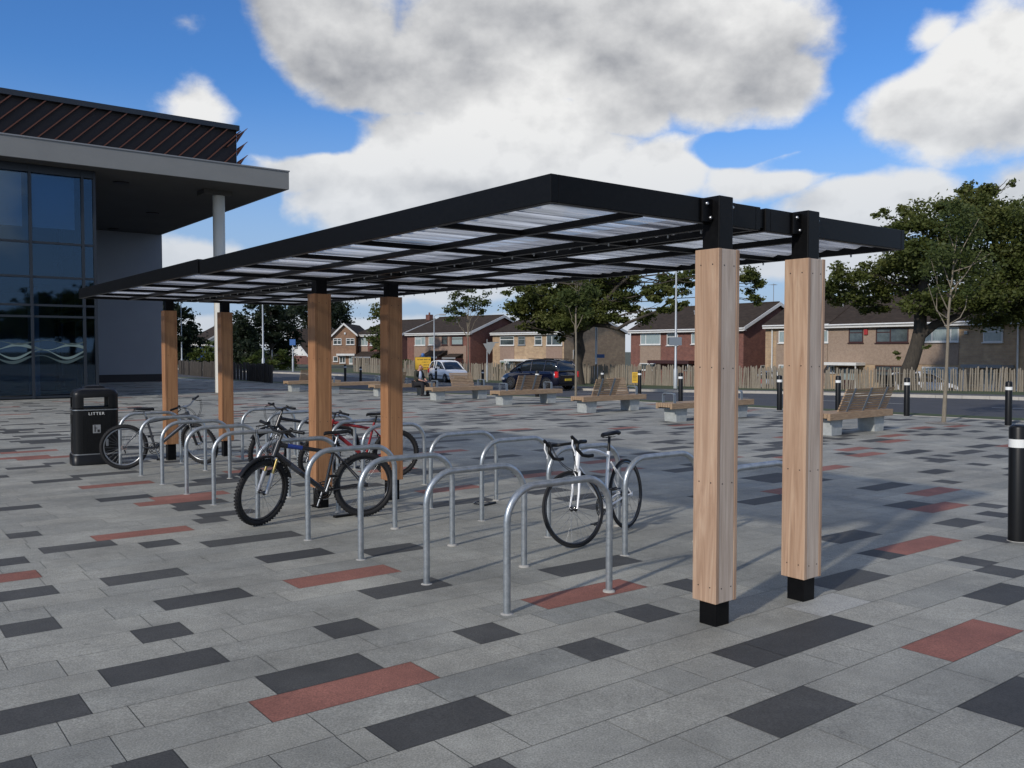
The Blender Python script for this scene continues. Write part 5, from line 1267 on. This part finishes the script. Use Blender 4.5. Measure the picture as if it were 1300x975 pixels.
# ------------------------------------------------------------------ vehicles
def car(p, heading, label, paint, L_, Wd, Hh, prof, green, wheel_x, wr, cat='car', side_win=None, name='parked_car', tail=True, van=False):
    """x forward from rear bumper (0) to front (L_). prof: (x, zbottom, zbelt, halfwidth factor); green: (x, z_roof or belt) outline of the glasshouse"""
    e = empty(name, p, heading, label, cat)
    hw = Wd/2; rings = []
    for x, zb, zt, f in prof:
        w = hw*f
        rings.append([Vector((x, -w*.93, zb)), Vector((x, -w, zb+.12)), Vector((x, -w, zb+(zt-zb)*.55)), Vector((x, -w*.965, zt-.05)), Vector((x, -w*.90, zt)), Vector((x, 0, zt+.02)), Vector((x, w*.90, zt)), Vector((x, w*.965, zt-.05)), Vector((x, w, zb+(zt-zb)*.55)), Vector((x, w, zb+.12)), Vector((x, w*.93, zb))])
    mb = MB(); mb.loft(rings); body = mb.build('body', M[paint], e)
    rg = []
    for x, zr_, zbelt, f in green:
        wb = hw*.90*f; wt = hw*.74*f; h_ = max(.01, zr_-zbelt)
        wt = wb-(wb-wt)*min(1, h_/.5)
        rg.append([Vector((x, -wb, zbelt-.03)), Vector((x, -wt, zr_-.03*min(1,h_*3))), Vector((x, -wt*.8, zr_)), Vector((x, 0, zr_+.025*min(1,h_*3))), Vector((x, wt*.8, zr_)), Vector((x, wt, zr_-.03*min(1,h_*3))), Vector((x, wb, zbelt-.03))])
    mb = MB(); mb.loft(rg); gh = mb.build('windows', M['car_glass'], e)
    # roof skin + pillars over the glass
    top = [g for g in green if g[1] > max(q[1] for q in green)-.16]
    mb = MB(); rr_ = []
    for x, zr_, zbelt, f in top:
        wt = hw*.76*f; rr_.append([Vector((x, -wt, zr_-.05)), Vector((x, -wt*.8, zr_+.012)), Vector((x, 0, zr_+.037)), Vector((x, wt*.8, zr_+.012)), Vector((x, wt, zr_-.05)), Vector((x, 0, zr_-.06))])
    mb.loft(rr_); mb.build('roof', M[paint], e)
    mb = MB()
    def side_pt(x, t, s):   # on the glass side at x, t=0 belt, 1 roof
        for (xa, za, ba, fa), (xb, zb_, bb, fb) in zip(green, green[1:]):
            if xa <= x <= xb:
                k = (x-xa)/(xb-xa+1e-9); zr_ = za+(zb_-za)*k; bl = ba+(bb-ba)*k; f = fa+(fb-fa)*k; break
        wb = hw*.90*f; h_ = max(.01, zr_-bl); wt = wb-(wb-hw*.74*f)*min(1, h_/.5)
        return Vector((x, s*(wb+(wt-wb)*t+.006), bl+(zr_-bl)*t-.01))
    gl_ = [g[0] for g in green]; 
    for s in (-1, 1):
        for x0, x1 in (side_win or []):
            mb.tube([side_pt(x0, -.05, s), side_pt(x1, .97, s)], .032, 6)
        # a and d pillars follow the glasshouse outline
        fx = [(x, z, b, f) for x, z, b, f in green]
        mb.tube([side_pt(min(max(x, gl_[0]+.001), gl_[-1]-.001), .96, s) for x in gl_ ], .035, 6)
    mb.build('pillars', M[paint], e)
    for s in (-1, 1):
        for x in wheel_x:
            T = Matrix.Translation((x, s*(hw-.09), wr))@Matrix.Rotation(R(90), 4, 'X')
            mb = MB(); mb.lathe([(wr*.6,-.11),(wr*.93,-.11),(wr,-.07),(wr,.07),(wr*.93,.11),(wr*.6,.11)], 28, 0, T); ty = mb.build('wheel', M['rubber'], e)
            mb = MB(); mb.lathe([(wr*.62,-.10),(wr*.62,.10)], 24, 0, T)
            for i in range(8):
                a = 2*math.pi*i/8; T2 = T@Matrix.Rotation(a, 4, 'Z'); mb.box(.04, wr*.58, -.025, .025, -.115, .115, 0, T2)
            mb.build('hub_cap', M['steel'], ty)
            mb = MB(); pr = [(wr*1.04,-.03),(wr*1.16,-.03),(wr*1.16,.02),(wr*1.04,.02),(wr*1.04,-.03)]; mb.lathe(pr, 28, 0, Matrix.Translation((x, s*(hw-.012), wr))@Matrix.Rotation(R(90), 4, 'X'), False); mb.build('wheel_arch', M['black_plastic'], e)
    def blk(nm, m_, x0, x1, y0, y1, z0, z1, par=e, bev=.02):
        mb = MB(); mb.box(x0, x1, y0, y1, z0, z1, bev=bev); return mb.build(nm, M[m_], par)
    zbr = prof[1][2]; zbf = prof[-2][2]
    for s in (-1, 1):
        blk('tail_lamp', 'tail_red', -.02 if not van else -.02, .20, s*(hw*.97)-.10*(s > 0)-.01*(s<0), s*(hw*.97)+.10*(s < 0)+.01*(s>0), zbr*(.68 if not van else .6), zbr*(1.0 if not van else .9))
        blk('headlamp', 'head_lens', L_-.42, L_-.12, s*(hw*.80)-.13, s*(hw*.80)+.13, zbf*.72, zbf*.93, bev=.04)
        xm_ = [g[0] for g in green if g[1] > g[2]+.3][-1]-.15
        blk('wing_mirror', paint, xm_, xm_+.14, s*(hw*.93), s*(hw*.93+.20), prof[3][2]-.02, prof[3][2]+.13, bev=.03)
        blk('door_handle', paint if not van else 'black_plastic', L_*.42, L_*.42+.16, s*(hw+.001), s*(hw+.02), prof[2][2]-.17, prof[2][2]-.14, bev=.004)
        blk('side_moulding', 'black_plastic', wheel_x[0]+wr+.1, wheel_x[1]-wr-.1, s*(hw-.012), s*(hw+.012), .45, .49, bev=.004)
        blk('sill', 'black_plastic', wheel_x[0]+wr+.05, wheel_x[1]-wr-.05, s*(hw*.95)-.02, s*(hw*.95)+.02, .16, .28, bev=.01)
    blk('number_plate', 'plate_yellow', -.035, -.0, -.26, .26, zbr*.50, zbr*.50+.12, bev=.004)
    blk('front_grille', 'black_plastic', L_-.03, L_+.012, -.42, .42, .28, .42, bev=.01)
    blk('rear_bumper', 'black_plastic', -.03, .06, -hw*.8, hw*.8, .24, .34, bev=.01)
    return e
rd_ang = math.atan2(RD.y, RD.x)
mpv_prof = [(0,.38,.80,.80),(.06,.26,1.02,.93),(.5,.22,1.06,1.0),(1.4,.2,1.05,1.0),(2.6,.2,1.02,1.0),(3.3,.2,.98,1.0),(3.75,.22,.90,.98),(4.2,.25,.78,.93),(4.42,.32,.66,.84),(4.48,.4,.58,.76)]
mpv_gr = [(.03,1.06,1.03,.95),(.10,1.28,1.05,.97),(.30,1.58,1.06,.98),(.7,1.63,1.06,1),(1.6,1.66,1.05,1),(2.5,1.62,1.03,1),(3.0,1.42,1.01,.99),(3.45,1.14,.97,.97),(3.72,.96,.93,.95)]
# rear near-side corner of the MPV
pr = G(694, 495.5); 
mp = car(pr+RN*.90+RD*-.75, rd_ang, 'dark blue people carrier with red tail lamps parked on the road behind a bench', 'navy_car', 4.5, 1.8, 1.65, mpv_prof, mpv_gr, (.82, 3.55), .33, side_win=((1.05,1.0),(2.05,2.05),(2.95,2.8)))
mb = MB(); mb.box(-.035,-.015,-.62,.62,.80,.825); mb.build('chrome_strip', M['steel'], mp)
mb = MB(); mb.lathe([(.05,-.01),(.05,.01)],14,0,Matrix.Translation((-.03,0,.93))@Matrix.Rotation(R(90),4,'Y')); mb.build('badge', M['steel'], mp)
for s in (-1,1): mb = MB(); mb.tube([(.5,s*.62,1.68),(2.4,s*.62,1.70)],.018,6); mb.build('roof_rail', M['black_plastic'], mp)
ht_prof = [(0,.36,.74,.82),(.06,.25,.95,.93),(.5,.2,.98,1.0),(1.3,.2,.96,1.0),(2.2,.2,.94,1.0),(2.7,.2,.92,1.0),(3.1,.22,.85,.97),(3.4,.25,.74,.92),(3.58,.3,.62,.84),(3.64,.4,.52,.74)]
ht_gr = [(.06,1.0,.95,.95),(.16,1.25,.97,.97),(.38,1.44,.98,.98),(.9,1.50,.97,1),(1.6,1.50,.95,1),(2.05,1.40,.94,1),(2.5,1.12,.93,.98),(2.78,.93,.90,.96)]
pw = G(552, 485.0)
hh_ = rd_ang+math.pi-R(16)
cw = car(Vector((pw.x, pw.y, pw.z))-(-RD)*.62+RN*.8, hh_, 'small white hatchback parked behind the bench, facing right', 'white_car', 3.64, 1.62, 1.5, ht_prof, ht_gr, (.62, 2.98), .30, side_win=((.95,.85),(1.25,1.25)))
# distant blue vans
vp = [(0,.4,1.2,.95),(.05,.3,1.2,1),(1.5,.3,1.2,1),(3.2,.3,1.15,1),(3.9,.3,1.05,1),(4.4,.32,.95,.95),(4.75,.35,.75,.88)]
vg = [(.03,1.3,1.15,1.04),(.08,1.9,1.18,1.06),(1.5,1.98,1.18,1.08),(3.2,1.95,1.13,1.06),(3.6,1.75,1.08,1.02),(4.1,1.25,1.02,.97),(4.3,1.0,.97,.95)]
for px, lab in ((240, 'blue van, the left one of two behind the dark low fence'), (261, 'blue van, the right one of two behind the dark low fence')):
    p = aty(px, 463, 105); p.z = gz(p.x, p.y)+.35
    c_ = car(p, R(-60), lab, 'blue_van', 4.8, 1.9, 1.98, vp, vg, (.8, 3.8), .34, cat='van', name='parked_van', van=True, side_win=((3.0,3.0),))
    c_['group'] = 'blue vans parked behind the low fence'
    mb = MB(); 
    for s in (-1,1): mb.prism([(.1,1.15),(2.9,1.15),(2.9,1.85),(.12,1.85)], 1, s*.86, s*.955)
    mb.build('van_panel', M['blue_van'], c_)
p = aty(961, 480, 60); p.z = ZC-2.95
car(p, R(-8), 'silver grey car glimpsed through the paling fence between the near timber posts', 'silver_car', 3.64, 1.62, 1.5, ht_prof, ht_gr, (.62, 2.98), .30, side_win=((.95,.85),(1.25,1.25)))
p = aty(1133, 480, 49); p.z = ZC-2.75
car(p, R(5), 'white car bonnet glimpsed through the fence left of the oak trunk', 'white_car', 3.64, 1.62, 1.5, ht_prof, ht_gr, (.62, 2.98), .30, side_win=((.95,.85),(1.25,1.25)))
# ------------------------------------------------------------------ seated man
def skin(name, verts, edges, rad, mt, parent, sub=2, root=0):
    me = bpy.data.meshes.new(name); me.from_pydata([Vector(v) for v in verts], edges, []); o = bpy.data.objects.new(name, me); C.objects.link(o)
    sk = o.modifiers.new('skin', 'SKIN'); sk.use_smooth_shade = True
    for i, r_ in enumerate(rad):
        sv = me.skin_vertices[0].data[i]; rr_ = r_ if isinstance(r_, tuple) else (r_, r_); sv.radius = rr_; sv.use_root = (i == root)
    ss = o.modifiers.new('sub', 'SUBSURF'); ss.levels = sub; ss.render_levels = sub
    dg = bpy.context.evaluated_depsgraph_get(); ev = o.evaluated_get(dg); m2 = bpy.data.meshes.new_from_object(ev)
    o.modifiers.clear(); o.data = m2; m2.materials.clear(); m2.materials.append(mt); o.parent = parent
    for p_ in m2.polygons: p_.use_smooth = True
    return o
g = G(534, 503); 
man = empty('person', g, R(0), 'seated man with ginger beard, dark olive jacket, pale shirt and black trousers, hands together', 'person')
# local: x right in the photo, y away. he sits facing right and slightly to the camera
man.rotation_euler = (0, 0, R(-28))
pel = (-.22, .05, .52)
V_ = [pel, (-.20,.05,.66), (-.16,.05,.84), (-.12,.05,.99), (-.09,.05,1.07), (-.05,.05,1.13), (-.02,.05,1.20), (-.02,.05,1.27),
      (-.13,-.15,.98), (-.10,-.24,.78), (.10,-.16,.66), (.19,-.08,.64),
      (-.13,.25,.98), (-.08,.32,.78), (.12,.20,.67), (.21,.09,.66),
      (-.20,-.06,.50), (.20,-.13,.52), (.18,-.14,.10), (.17,-.14,.05), (.30,-.15,.03),
      (-.20,.16,.50), (.20,.22,.52), (.20,.22,.10), (.19,.22,.05), (.32,.24,.03)]
E_ = [(0,1),(1,2),(2,3),(3,4),(4,5),(5,6),(6,7),(3,8),(8,9),(9,10),(10,11),(3,12),(12,13),(13,14),(14,15),(0,16),(16,17),(17,18),(18,19),(19,20),(0,21),(21,22),(22,23),(23,24),(24,25)]
R_ = [.13,(.15,.12),(.17,.12),(.14,.10),.055,.075,(.095,.08),(.07,.06), .06,.048,.036,.03, .06,.048,.036,.03, .085,.07,.045,.04,.035, .085,.07,.045,.04,.035]
skin('body', V_, E_, R_, M['skin'], man)
skin('jacket', [(-.22,.05,.47),(-.20,.05,.70),(-.16,.05,.86),(-.125,.05,1.0),(-.10,.05,1.05),(-.13,-.16,.99),(-.10,-.25,.79),(.04,-.19,.69),(-.13,.26,.99),(-.08,.33,.79),(.06,.24,.70)], [(0,1),(1,2),(2,3),(3,4),(3,5),(5,6),(6,7),(3,8),(8,9),(9,10)], [(.165,.15),(.17,.15),(.18,.145),(.15,.12),.07,.08,.065,.055,.08,.065,.055], M['jacket'], man, root=0)
skin('trousers', [pel,(-.19,-.06,.50),(.20,-.13,.52),(.18,-.14,.06),(-.19,.16,.50),(.20,.22,.52),(.20,.22,.06)], [(0,1),(1,2),(2,3),(0,4),(4,5),(5,6)], [(.17,.15),.115,.095,.072,.115,.095,.072], M['trouser'], man)
skin('shirt', [(-.10,.03,.62),(-.04,.02,.80),(-.03,.02,.95),(-.06,.04,1.05)], [(0,1),(1,2),(2,3)], [(.07,.07),(.09,.09),(.08,.08),(.05,.05)], M['shirt'], man)
skin('beard', [(.02,.05,1.10),(.055,.05,1.13),(.05,.05,1.165)], [(0,1),(1,2)], [(.05,.04),(.06,.045),(.04,.03)], M['beard'], man, 1)
skin('hair', [(-.085,.05,1.20),(-.055,.05,1.26),(-.01,.05,1.29)], [(0,1),(1,2)], [(.04,.055),(.062,.05),(.052,.03)], M['beard'], man, 1)
mb = MB(); mb.tube([(.065,.05,1.20),(.092,.05,1.175),(.07,.05,1.165)], [.012,.016,.010], 8)
mb.build('nose', M['skin'], man)
for y in (.02, .085): mb = MB(); mb.lathe([(.001,-.009),(.009,0),(.001,.009)], 8, 0, Matrix.Translation((.062, y, 1.212))); mb.build('eye', M['black_ink'], man)
for y in (-.035, .135): mb = MB(); mb.lathe([(.001,-.03),(.02,0),(.001,.03)], 8, 0, Matrix.Translation((-.03, y, 1.20))@Matrix.Scale(.5, 4, (0,1,0))); mb.build('ear', M['skin'], man)
for s, hx_, hy_, hz_ in ((1, .20, -.07, .635), (-1, .22, .08, .655)):
    for i in range(5):
        a = -.35+i*.18; d = Vector((math.cos(a*1.2), s*(.55 if i < 4 else -.2)+math.sin(a)*.35, -.25)).normalized(); b0_ = Vector((hx_, hy_+s*(.0), hz_))+Vector((.0, (i-2)*.012, 0)); L2 = (.055,.065,.07,.065,.05)[i]
        mb = MB(); mb.tube([b0_, b0_+d*L2*.6, b0_+d*L2+Vector((0,0,-.02))], [.011,.010,.007], 6); mb.build('finger', M['skin'], man)
for y in (-.145, .225): mb = MB(); mb.tube([(.13,y,.045),(.22,y,.05),(.34,y,.03)], [.05,.052,.035], 10); mb.build('shoe', M['trouser'], man)
# trees across the street behind the photographer, seen only as reflections in the glass wall
for i, (x, y, k_) in enumerate(((38,-12,1.0),(46,-22,1.15),(52,-34,1.1),(58,-46,1.2),(64,-30,1.3),(40,-40,1.05))):
    s_ = bpy.data.objects['oak_tree.001' if i % 2 else 'oak_tree']
    c_ = s_.copy(); C.objects.link(c_)
    for k2 in kids(s_):
        if k2.name.startswith(('crown', 'trunk')): d_ = k2.copy(); C.objects.link(d_); d_.parent = c_
    c_.location = (x, y, 0); c_.rotation_euler = (0, 0, 1.1*i); c_.scale = (k_, k_, k_*.8)
    tag(c_, 'oak across the street behind the camera, reflected in the blue glass wall', 'tree', 'trees reflected in the glass wall')
# ------------------------------------------------------------------ sky, sun, camera
w = bpy.data.worlds.new('World'); sc.world = w; w.use_nodes = True; nt = w.node_tree; N = nt.nodes; L = nt.links
bg = N['Background']; sky = N.new('ShaderNodeTexSky'); sky.sky_type = 'NISHITA'; sky.sun_disc = False
SUN_EL = R(28); SUN_AZ_TO = R(36)     # light travels towards 38 degrees right of forward
sdir = Vector((-math.sin(SUN_AZ_TO)*math.cos(SUN_EL), -math.cos(SUN_AZ_TO)*math.cos(SUN_EL), math.sin(SUN_EL)))
sky.sun_elevation = SUN_EL; sky.sun_rotation = math.atan2(sdir.x, sdir.y); sky.air_density = 1.0; sky.dust_density = .4; sky.ozone_density = 2.2
def math_(op, a, b=None, c=None, clamp=False):
    n = N.new('ShaderNodeMath'); n.operation = op; n.use_clamp = clamp
    for i, v_ in enumerate((a, b, c)):
        if v_ is None: continue
        if isinstance(v_, (int, float)): n.inputs[i].default_value = v_
        else: L.new(v_, n.inputs[i])
    return n.outputs[0]
tc = N.new('ShaderNodeTexCoord'); sep = N.new('ShaderNodeSeparateXYZ'); L.new(tc.outputs['Generated'], sep.inputs[0])
az = math_('ARCTAN2', sep.outputs[0], sep.outputs[1]); el = math_('ARCSINE', sep.outputs[2])
co = N.new('ShaderNodeCombineXYZ'); L.new(az, co.inputs[0]); L.new(el, co.inputs[1])
def noise(scale, detail=6, rough=.6, off=(0,0,0), sc2=(1,1.6,1), src=None):
    mp = N.new('ShaderNodeMapping'); mp.inputs['Location'].default_value = off; mp.inputs['Scale'].default_value = sc2; L.new(tc.outputs['Generated'], mp.inputs[0])
    n = N.new('ShaderNodeTexNoise'); n.inputs['Scale'].default_value = scale; n.inputs['Detail'].default_value = detail; n.inputs['Roughness'].default_value = rough; L.new(mp.outputs[0], n.inputs[0]); return n
wn = noise(4.2, 3, .5, (3,1,2), (1,1,1.5)); wv_ = N.new('ShaderNodeVectorMath'); wv_.operation = 'SUBTRACT'; L.new(wn.outputs['Color'], wv_.inputs[0]); wv_.inputs[1].default_value = (.5,.5,.5)
ws = N.new('ShaderNodeVectorMath'); ws.operation = 'SCALE'; L.new(wv_.outputs[0], ws.inputs[0]); ws.inputs['Scale'].default_value = .10
wa = N.new('ShaderNodeVectorMath'); wa.operation = 'ADD'; L.new(co.outputs[0], wa.inputs[0]); L.new(ws.outputs[0], wa.inputs[1])
wz = N.new('ShaderNodeVectorMath'); wz.operation = 'MULTIPLY'; L.new(wa.outputs[0], wz.inputs[0]); wz.inputs[1].default_value = (1,1,0)
def blob(px, py, rx, ry):
    r_ = Vector(ray(px, py)).normalized(); a = math.atan2(r_.x, r_.y); e = math.asin(r_.z)
    s = N.new('ShaderNodeVectorMath'); s.operation = 'SUBTRACT'; L.new(wz.outputs[0], s.inputs[0]); s.inputs[1].default_value = (a, e, 0)
    m_ = N.new('ShaderNodeVectorMath'); m_.operation = 'MULTIPLY'; L.new(s.outputs[0], m_.inputs[0]); m_.inputs[1].default_value = (F/rx, F/ry, 0)
    l = N.new('ShaderNodeVectorMath'); l.operation = 'LENGTH'; L.new(m_.outputs[0], l.inputs[0])
    k = min(1, (rx*ry)**.5/85)
    return math_('MULTIPLY', math_('SUBTRACT', 1, l.outputs['Value']), k)
def union(lst):
    o = blob(*lst[0])
    for b in lst[1:]: o = math_('MAXIMUM', o, blob(*b))
    return o
CL = [(410,25,115,75),(520,85,150,62),(640,40,200,80),(780,70,170,88),(900,60,165,95),(1000,85,62,70),(440,115,50,26),(600,120,120,60),(760,130,120,60),(430,215,105,52),(520,200,130,80),(620,175,130,85),(720,200,130,75),(830,215,100,55),(560,265,230,50),(965,232,85,42),(1090,265,115,36),(1155,252,75,34),(1195,145,110,66),(1275,105,100,100),(246,130,60,34),(229,47,22,13),(1180,26,30,18),(1300,240,60,40),(600,350,330,40),(240,335,100,36),(1060,330,230,36),(1330,340,140,30),(640,425,900,30)]
D1 = union(CL)
nA = noise(7.5, 10, .60, (0,0,0), (1,1,1.35)); nB = noise(2.2, 4, .5, (5,2,1), (1,1,1.6)); 
HO = union([(395,172,75,34),(945,188,80,26),(1010,215,60,18),(330,250,50,40),(720,140,40,16)])
D1 = math_('SUBTRACT', D1, math_('MULTIPLY', math_('MAXIMUM', HO, 0), 1.3))
dens = math_('ADD', D1, math_('MULTIPLY', math_('SUBTRACT', nA.outputs['Fac'], .5), 1.05))
# generic cloud field everywhere the photograph does not look
side = math_('SUBTRACT', math_('ABSOLUTE', az), .75)
gen = math_('MULTIPLY', math_('SUBTRACT', nB.outputs['Fac'], .50), 4.0)
gen = math_('ADD', gen, math_('MULTIPLY', math_('SUBTRACT', nA.outputs['Fac'], .5), 1.05))
hi = math_('SUBTRACT', el, .55)
msk = math_('MULTIPLY', math_('MAXIMUM', side, hi), 8, clamp=True)
mixd = math_('ADD', math_('MULTIPLY', dens, math_('SUBTRACT', 1, msk)), math_('MULTIPLY', gen, msk))
alpha = N.new('ShaderNodeMapRange'); alpha.interpolation_type = 'SMOOTHSTEP'; alpha.inputs[1].default_value = 0; alpha.inputs[2].default_value = .30; L.new(mixd, alpha.inputs[0])
# cloud shade: grey flat undersides and thick middles, white sunlit billows
GR = [(440,70,180,80),(560,100,150,45),(640,40,230,80),(800,90,180,62),(960,90,130,75),(820,40,200,80),(330,40,90,60),(1210,190,110,22),(1290,180,80,30),(1300,245,60,34),(560,240,120,22),(960,140,90,34)]
G1 = union(GR)
nC = noise(7.5, 7, .52, (0,0,0), (1,1,1.35)); nD = noise(7.5, 7, .52, (0,0,.030), (1,1,1.35)); nE = noise(3.2, 5, .5, (7,3,1), (1,1,1.6))
rel = math_('MULTIPLY', math_('SUBTRACT', nD.outputs['Fac'], nC.outputs['Fac']), -3.2)
gsh = math_('ADD', math_('MULTIPLY', G1, 1.0), math_('MULTIPLY', math_('SUBTRACT', nE.outputs['Fac'], .5), 1.05))
gs = N.new('ShaderNodeMapRange'); gs.interpolation_type = 'SMOOTHSTEP'; gs.inputs[1].default_value = -.55; gs.inputs[2].default_value = 1.55; L.new(gsh, gs.inputs[0])
gs2 = math_('ADD', gs.outputs[0], math_('MULTIPLY', rel, -.8), clamp=True)
cc = N.new('ShaderNodeMix'); cc.data_type = 'RGBA'; cc.inputs[6].default_value = (9.2,9.2,9.15,1); cc.inputs[7].default_value = (3.5,3.65,4.0,1); L.new(gs2, cc.inputs[0])
# deeper blue as this phone camera records it
hs = N.new('ShaderNodeHueSaturation'); hs.inputs['Saturation'].default_value = 1.12; hs.inputs['Value'].default_value = 1.2; L.new(sky.outputs[0], hs.inputs['Color'])
fm = N.new('ShaderNodeMix'); fm.data_type = 'RGBA'; L.new(alpha.outputs[0], fm.inputs[0])
lowf = N.new('ShaderNodeMapRange'); lowf.interpolation_type = 'SMOOTHSTEP'; lowf.inputs[1].default_value = .30; lowf.inputs[2].default_value = .02; L.new(el, lowf.inputs[0])
ch = N.new('ShaderNodeMix'); ch.data_type = 'RGBA'; ch.inputs[7].default_value = (5.6,6.3,7.3,1); L.new(math_('MULTIPLY', lowf.outputs[0], .75), ch.inputs[0]); L.new(cc.outputs[2], ch.inputs[6])
sh_ = N.new('ShaderNodeMix'); sh_.data_type = 'RGBA'; sh_.inputs[7].default_value = (3.9,5.1,7.0,1); L.new(math_('MULTIPLY', lowf.outputs[0], .9), sh_.inputs[0])
tnt = N.new('ShaderNodeMix'); tnt.data_type = 'RGBA'; tnt.blend_type = 'MULTIPLY'; tnt.inputs[0].default_value = 1; tnt.inputs[7].default_value = (.55,.86,1.25,1); L.new(hs.outputs[0], tnt.inputs[6]); L.new(tnt.outputs[2], sh_.inputs[6]); L.new(sh_.outputs[2], fm.inputs[6]); L.new(ch.outputs[2], fm.inputs[7])
L.new(fm.outputs[2], bg.inputs[0]); bg.inputs[1].default_value = .09
sl = bpy.data.lights.new('sun', 'SUN'); sl.energy = 2.8; sl.angle = R(2.0); sl.color = (1, .93, .84)
so_ = bpy.data.objects.new('sun', sl); C.objects.link(so_); so_.rotation_euler = (-sdir).to_track_quat('-Z', 'Y').to_euler()
cam = bpy.data.cameras.new('camera'); co_ = bpy.data.objects.new('camera', cam); C.objects.link(co_); sc.camera = co_
co_.location = (0, 0, ZC); co_.rotation_euler = (R(90)-PITCH, 0, 0); cam.sensor_width = 36; cam.lens = 36*F/1300; cam.clip_end = 4000; cam.clip_start = .05
sc.view_settings.view_transform = 'Standard'; sc.view_settings.look = 'None'; sc.view_settings.gamma = 1; sc.view_settings.use_curve_mapping = False
sc.view_settings.exposure = 0.06
sc.cycles.max_bounces = 8; sc.cycles.transparent_max_bounces = 24
sc.cycles.sample_clamp_indirect = 6
